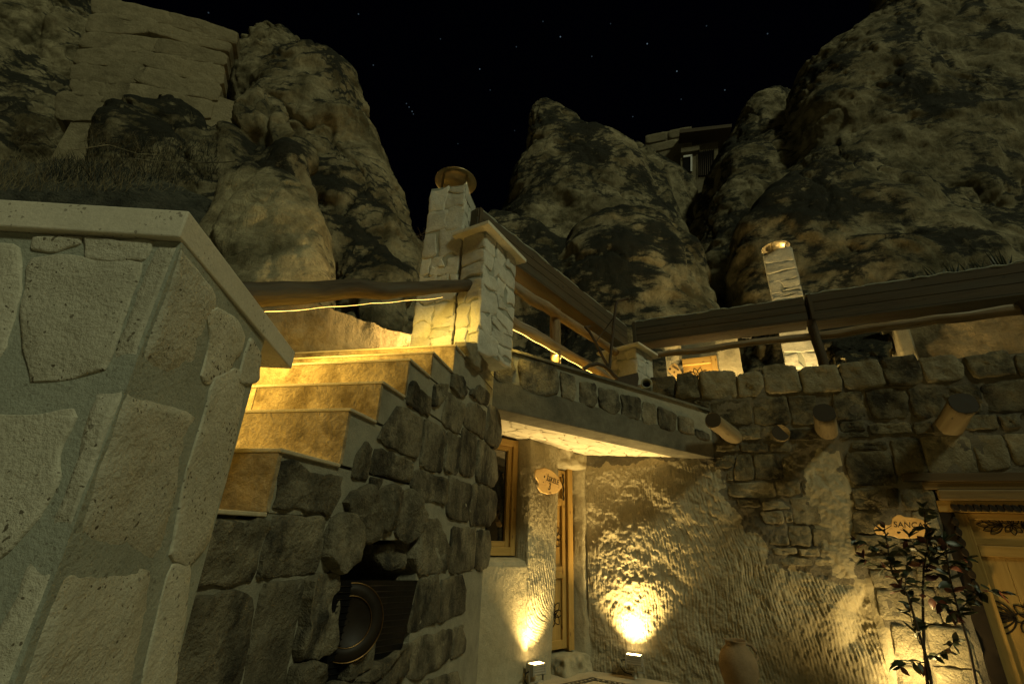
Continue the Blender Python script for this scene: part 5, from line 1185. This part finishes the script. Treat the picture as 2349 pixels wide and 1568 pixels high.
V = sh+[p-K.n*.03 for p in sh]; mk('share', V, [tuple(range(6)), tuple(reversed(range(6, 12)))]+[(i, i+6, (i+1) % 6+6, (i+1) % 6) for i in range(6)], M['iron'], plw, smooth=False)
pc_ = KP.hit(1483, 884); dr = pc_-EYE; dr[2] *= .3; dr /= np.linalg.norm(dr); dr = -dr
cp = thing('clay_pipe', tuple(pc_), 'short grey clay drain pipe poking out over the canopy edge', 'pipe')
M3 = pc_+dr*.10
lathe('pipe_wall', [(.062, 0), (.062, .35), (.045, .35), (.045, .0)], pc_-dr*.22, M['gmortar'], cp, 24, tuple(dr))
lathe('pipe_inside', [(.0, .05), (.044, .05)], pc_-dr*.22, M['dark'], cp, 24, tuple(dr))

# ------------------------------------------------------------------ shrub in front of the right door
SH = R.off(.42); FS = lambda p: [SH.hit(*q) for q in Z(3100, 1700, .551, p)]
shr = thing('photinia_shrub', SH.P(SH.uv(2150, 1568)[0], 0, 0), 'slender young shrub with glossy dark and reddish leaves before the stone wall', 'shrub')
stems = [[(740, 1700), (680, 1400), (620, 1220), (540, 960), (470, 840), (430, 740), (410, 640), (385, 510)], [(700, 1700), (670, 1300), (665, 1000), (670, 760), (680, 640), (655, 370)], [(1060, 1740), (1010, 1568), (960, 1300), (900, 1060), (850, 860), (815, 700), (790, 590)],
         [(900, 1060), (960, 1020), (1030, 960), (1100, 930), (1200, 945)], [(530, 930), (545, 760), (540, 660)], [(470, 790), (370, 660), (270, 620), (190, 590)], [(440, 800), (330, 760), (250, 710)], [(680, 960), (760, 1010), (880, 1110)], [(700, 1400), (830, 1320), (870, 1275)], [(670, 800), (740, 700), (760, 600)], [(672, 700), (600, 640), (560, 560)], [(815, 700), (740, 660), (700, 600)], [(640, 1300), (600, 1200), (570, 1080)], [(850, 760), (900, 740), (960, 720)], [(680, 1420), (560, 1430), (500, 1450)]]
rl = random.Random(12); leafm = []
for variant in range(4):
    n = 7; V = []; F = []
    for i in range(n):
        t = i/(n-1); w = .30*math.sin(math.pi*min(1, t*1.02))**.85*(1-.25*t); z = -.22*t*t+.03*math.sin(t*5+variant); V += [(-w, t, z+.07), (0, t, z), (w, t, z+.07)]
    for i in range(n-1):
        for j in range(2): F.append((i*3+j, i*3+j+1, (i+1)*3+j+1, (i+1)*3+j))
    for m in ('leaf', 'leafred'):
        me = bpy.data.meshes.new('leaf'); me.from_pydata(V, [], F); me.polygons.foreach_set('use_smooth', [True]*len(F)); me.materials.append(M[m]); leafm.append((m, me))
greens = [m for k, m in leafm if k == 'leaf']; reds = [m for k, m in leafm if k == 'leafred']
def put_leaf(p, L, dirv, parent, red=False):
    me = rl.choice(reds if red else greens); o = bpy.data.objects.new('leaf', me); COL.objects.link(o); o.parent = parent
    o.location = Vector(p)-wloc(parent); d = Vector(dirv).normalized(); q = d.to_track_quat('Y', 'Z'); o.rotation_mode = 'QUATERNION'
    from mathutils import Quaternion
    o.rotation_quaternion = Quaternion(d, rl.uniform(-1.2, 1.2)) @ q; o.scale = (L*rl.uniform(.75, 1.05), L, L)
nl = 0
for si, st in enumerate(stems):
    P = FS(st); wv = [p+R.n*.05*n1(i*.7, si*2.1)*(1 if i else 0) for i, p in enumerate(P)]
    m = len(P); r0 = .011 if si < 3 else .0035; tube('stem', wv, [r0*(1-.75*i/(m-1))+.0012 for i in range(m)], M['stem'], shr, 7)
    L = [0]
    for i in range(m-1): L.append(L[-1]+np.linalg.norm(wv[i+1]-wv[i]))
    s = L[-1]*(.52 if si < 3 else .18)
    while s <= L[-1]:
        j = max(i for i in range(m-1) if L[i] <= s+1e-9); p = wv[j]+(wv[j+1]-wv[j])*((s-L[j])/(L[j+1]-L[j])); tdir = (wv[j+1]-wv[j])/np.linalg.norm(wv[j+1]-wv[j])
        for _ in range(rl.choice((1, 2, 2))):
            side = np.array([rl.uniform(-1, 1), rl.uniform(-1, 1), rl.uniform(-.5, .5)]); d = tdir*.45+side*.9+np.array([0, 0, -.15])
            put_leaf(p, rl.uniform(.075, .12), d, shr, rl.random() < .22); nl += 1
        s += rl.uniform(.022, .036)
    for _ in range(3): put_leaf(wv[-1], rl.uniform(.06, .09), (wv[-1]-wv[-2])/np.linalg.norm(wv[-1]-wv[-2])*.8+np.array([rl.uniform(-.7, .7), rl.uniform(-.7, .7), .1]), shr, rl.random() < .3)
# ground cover under the shrub
V = []; F = []; u_a, u_b = R.uv(2040, 1560)[0], R.uv(2270, 1560)[0]
for _ in range(2600):
    u = rl.uniform(u_a-.1, u_b+.4); n = rl.uniform(.12, .6); hmax = .10+.16*math.exp(-((u-(u_a+u_b)/2)/.5)**2); p = R.P(u, rl.uniform(.0, hmax), n); d = np.array([rl.uniform(-1, 1), rl.uniform(-1, 1), rl.uniform(.2, 1.4)]); d *= rl.uniform(.015, .035)/np.linalg.norm(d); w = np.cross(d, [rl.uniform(-1, 1), rl.uniform(-1, 1), .3]); w *= .006/(np.linalg.norm(w)+1e-9)
    i = len(V); V += [p, p+d*.5+w, p+d, p+d*.5-w]; F.append((i, i+1, i+2, i+3))
tag(mk('ground_cover', V, F, M['herb'], smooth=False, base=True), 'low dark herbs growing at the foot of the shrub', 'ground cover', kind='stuff')

# ------------------------------------------------------------------ mosaic border in the paving
apx = onz(1355, 1551, 0); el_ = onz(1274, 1568, 0); er_ = onz(1449, 1568, 0)
mo = thing('mosaic_border', (apx[0], apx[1], .004), 'narrow dark mosaic border set in the courtyard paving by the cave door', 'mosaic')
for e, sgn in ((el_, 1), (er_, -1)):
    d = (e-apx); d[2] = 0; d /= np.linalg.norm(d); s_ = np.array([-d[1], d[0], 0])*sgn; V = []; F = []; V2 = []; F2 = []
    for band in range(3):
        for k in range(60):
            if band == 1 and k % 2: tgt, tf_ = V2, F2
            else: tgt, tf_ = (V, F)
            a = apx+d*(k*.028+.0)+s_*(band*.028+.03); i = len(tgt); g_ = .003
            a = np.array([a[0], a[1], 0.]); c = [a+d*g_+s_*g_, a+d*(.028-g_)+s_*g_, a+d*(.028-g_)+s_*(.028-g_), a+d*g_+s_*(.028-g_)]
            tgt += [p+np.array([0, 0, .0]) for p in c]+[p+np.array([0, 0, .007]) for p in c]; tf_ += [tuple(i+x for x in f) for f in box_vf(c)[1]]
    tag(mk('tile_band', V, F, M['tiled'], mo, smooth=False), kind='stuff'); tag(mk('tile_band', V2, F2, M['tilel'], mo, smooth=False), kind='stuff')

# ------------------------------------------------------------------ house on the hill
BP = Pl(tuple(aty(1590, 350, 25)[:2]), 105)
hb_ = thing('hill_house', BP.P(0, BP.uv(1590, 420)[1], 0), 'small pale stone house perched between the rocks on the skyline with barred gate', 'house')
def pr(name, x0, y0, x1, y1, n0, n1_, mat, par, bev=0.):
    a = BP.uv(x0, y0); b = BP.uv(x1, y1); c = BP.uv(x0, y1); d = BP.uv(x1, y0)
    q = [c, b, d, a]; P0 = [BP.P(u, v, n0) for u, v in q]; P1 = [BP.P(u, v, n1_) for u, v in q]
    return hexa(name, [P0[0], P0[1], P1[1], P1[0], P0[3], P0[2], P1[2], P1[3]], mat, par, bev)
BPq = lambda pts, n0, n1_, name, mat, par: (lambda U: mk(name, [BP.P(u, v, n1_) for u, v in U]+[BP.P(u, v, n0) for u, v in U], [tuple(range(len(U))), tuple(reversed(range(len(U), 2*len(U))))]+[(i, i+len(U), (i+1) % len(U)+len(U), (i+1) % len(U)) for i in range(len(U))], mat, par, smooth=False))([BP.uv(*p) for p in pts])
BPq([(1480, 312), (1586, 290), (1588, 430), (1480, 430)], -3, 0, 'upper_wall', M['block'], hb_)
BPq([(1560, 345), (1645, 332), (1645, 470), (1560, 470)], -2, .3, 'lower_wall', M['block'], hb_)
BPq([(1556, 322), (1672, 310), (1672, 317), (1556, 330)], -1.5, 1.0, 'roof_slab', M['plank'], hb_)
BPq([(1560, 352), (1602, 346), (1602, 356), (1560, 362)], .3, .5, 'ledge', M['block'], hb_)
w_ = BPq([(1566, 369), (1585, 366), (1585, 402), (1566, 402)], .3, .36, 'window', M['dark'], hb_)
for p in ([(1566, 367), (1586, 364), (1586, 368), (1566, 371)], [(1582, 366), (1586, 365), (1586, 402), (1582, 402)]): BPq(p, .33, .42, 'window_frame', M['pvc'], w_)
g_ = BPq([(1600, 357), (1636, 352), (1636, 412), (1600, 412)], .3, .34, 'gate', M['dark'], hb_)
for k in range(8): tube('bar', [BP.P(*BP.uv(1601+k*4.8, 357-k*.7), .42), BP.P(*BP.uv(1601+k*4.8, 412), .42)], .02, M['iron'], g_, 5)
for p in ([(1480, 312), (1530, 302), (1530, 322), (1480, 332)], [(1532, 301.5), (1585, 290.5), (1585, 310), (1532, 321)], [(1490, 333), (1555, 319), (1555, 338), (1490, 352)]):
    stone(BP, [BP.uv(*q) for q in p], .05, M['block'], hb_, depth=.05, rough=.2, n=16, jit=.02, name='block')

# ------------------------------------------------------------------ dry growth on the bank
from mathutils.bvhtree import BVHTree
bvs = [BVHTree.FromPolygons([v.co[:] for v in o.data.vertices], [tuple(p.vertices) for p in o.data.polygons]) for o in (bpy.data.objects['rock_cliff'], bpy.data.objects['rock_bank'], bpy.data.objects['grassy_bank'])]
def touch(x, y):
    hs = [h for h in (b.ray_cast(Vector(EYE), Vector(ray(x, y)), 60) for b in bvs) if h[0] is not None]
    return np.array(min(hs, key=lambda h: h[3])[0]) if hs else None
rg = random.Random(8)
def blades(n, xr, yr, hmin, hmax, mat, name, label, lean=.5, w=.004):
    V = []; F = []
    for _ in range(n):
        p = touch(rg.uniform(*xr), rg.uniform(*yr))
        if p is None or p[1] > 9.5: continue
        h = rg.uniform(hmin, hmax); d = np.array([rg.gauss(0, lean), rg.gauss(0, lean), 1.]); s = np.array([1., .2, 0])*w; b = np.array([rg.gauss(0, .3), rg.gauss(0, .3), -.25])
        pts = [p-np.array([0, 0, .02]), p+d*h*.5, p+d*h+b*h*.5]; i = len(V)
        for k, q in enumerate(pts): V += [q-s*(1-k*.45), q+s*(1-k*.45)]
        F += [(i, i+1, i+3, i+2), (i+2, i+3, i+5, i+4)]
    return tag(mk(name, V, F, mat, smooth=False, base=True), label, 'grass', kind='stuff')
blades(1500, (-60, 420), (330, 440), .06, .30, M['drygrass'], 'dry_grass', 'thin dry grass stalks on the dark bank behind the pier', .5, .003)
blades(2600, (100, 500), (320, 420), .04, .16, M['weed'], 'dark_grass', 'dark low grass along the shaded bank', .5, .005)
def thorn(px_, py_, h, label, seed, n=26):
    b = touch(px_, py_)
    if b is None: b = aty(px_, py_, 6.0)
    rt = random.Random(seed); V = []; F = []
    def tw(p, d, L, r, lvl):
        pts = [p]; q = p.copy()
        for i in range(4):
            d = d+np.array([rt.gauss(0, .16), rt.gauss(0, .16), rt.gauss(0, .10)]); d /= np.linalg.norm(d); q = q+d*L/4; pts.append(q.copy())
        v, f, _ = tube_vf(pts, [r*(1-.2*i) for i in range(5)], 4); k = len(V); V.extend(v); F.extend([tuple(x+k for x in ff) for ff in f])
        if lvl < 2:
            for i in range(1, 5):
                for _ in range(2 if lvl else 3):
                    e = d+np.array([rt.gauss(0, .8), rt.gauss(0, .8), rt.gauss(.1, .5)]); e /= np.linalg.norm(e); tw(pts[i], e, L*rt.uniform(.25, .5), r*.5, lvl+1)
    for _ in range(n):
        d = np.array([rt.gauss(0, .55), rt.gauss(0, .4), 1.]); d /= np.linalg.norm(d); tw(b+np.array([rt.gauss(0, .12), rt.gauss(0, .1), -.05]), d, h*rt.uniform(.6, 1.1), .006, 0)
    t = thing('thorn_bush', tuple(b), label, 'bush', 'dry bushes on the bank'); mk('twigs', V, F, M['thorn'], t, smooth=False)
thorn(40, 330, .95, 'tall dry thorn bush on the bank at the foot of the left cliff', 1)
thorn(150, 350, .7, 'medium dry thorn bush beside the taller one on the bank', 2, 18)
thorn(235, 335, .45, 'small dry thorn bush near the squared block masonry', 3, 14)
thorn(330, 350, .35, 'low sparse dry bush below the rounded boulder', 4, 10)
thorn(948, 560, .55, 'leafless dry branches sprouting from the rock beside the tall chimney', 9, 5)
for pts, lb in (([(200, 380), (270, 371), (330, 370), (410, 368), (470, 384), (560, 405)], 'long pale bent dry stalk arching across the bank'), ([(325, 398), (390, 392), (455, 390), (540, 400)], 'shorter pale dry stalk lying below the longer one')):
    pts = [touch(x*1.0, y+25) for x, y in pts]; pts = [p for p in pts if p is not None]
    if len(pts) > 3: tag(tube('dry_stalk', [p+np.array([0, -.25, .16+.05*math.sin(i*1.3)]) for i, p in enumerate(pts)], .005, M['drygrass'], None, 5), lb, 'stalk')
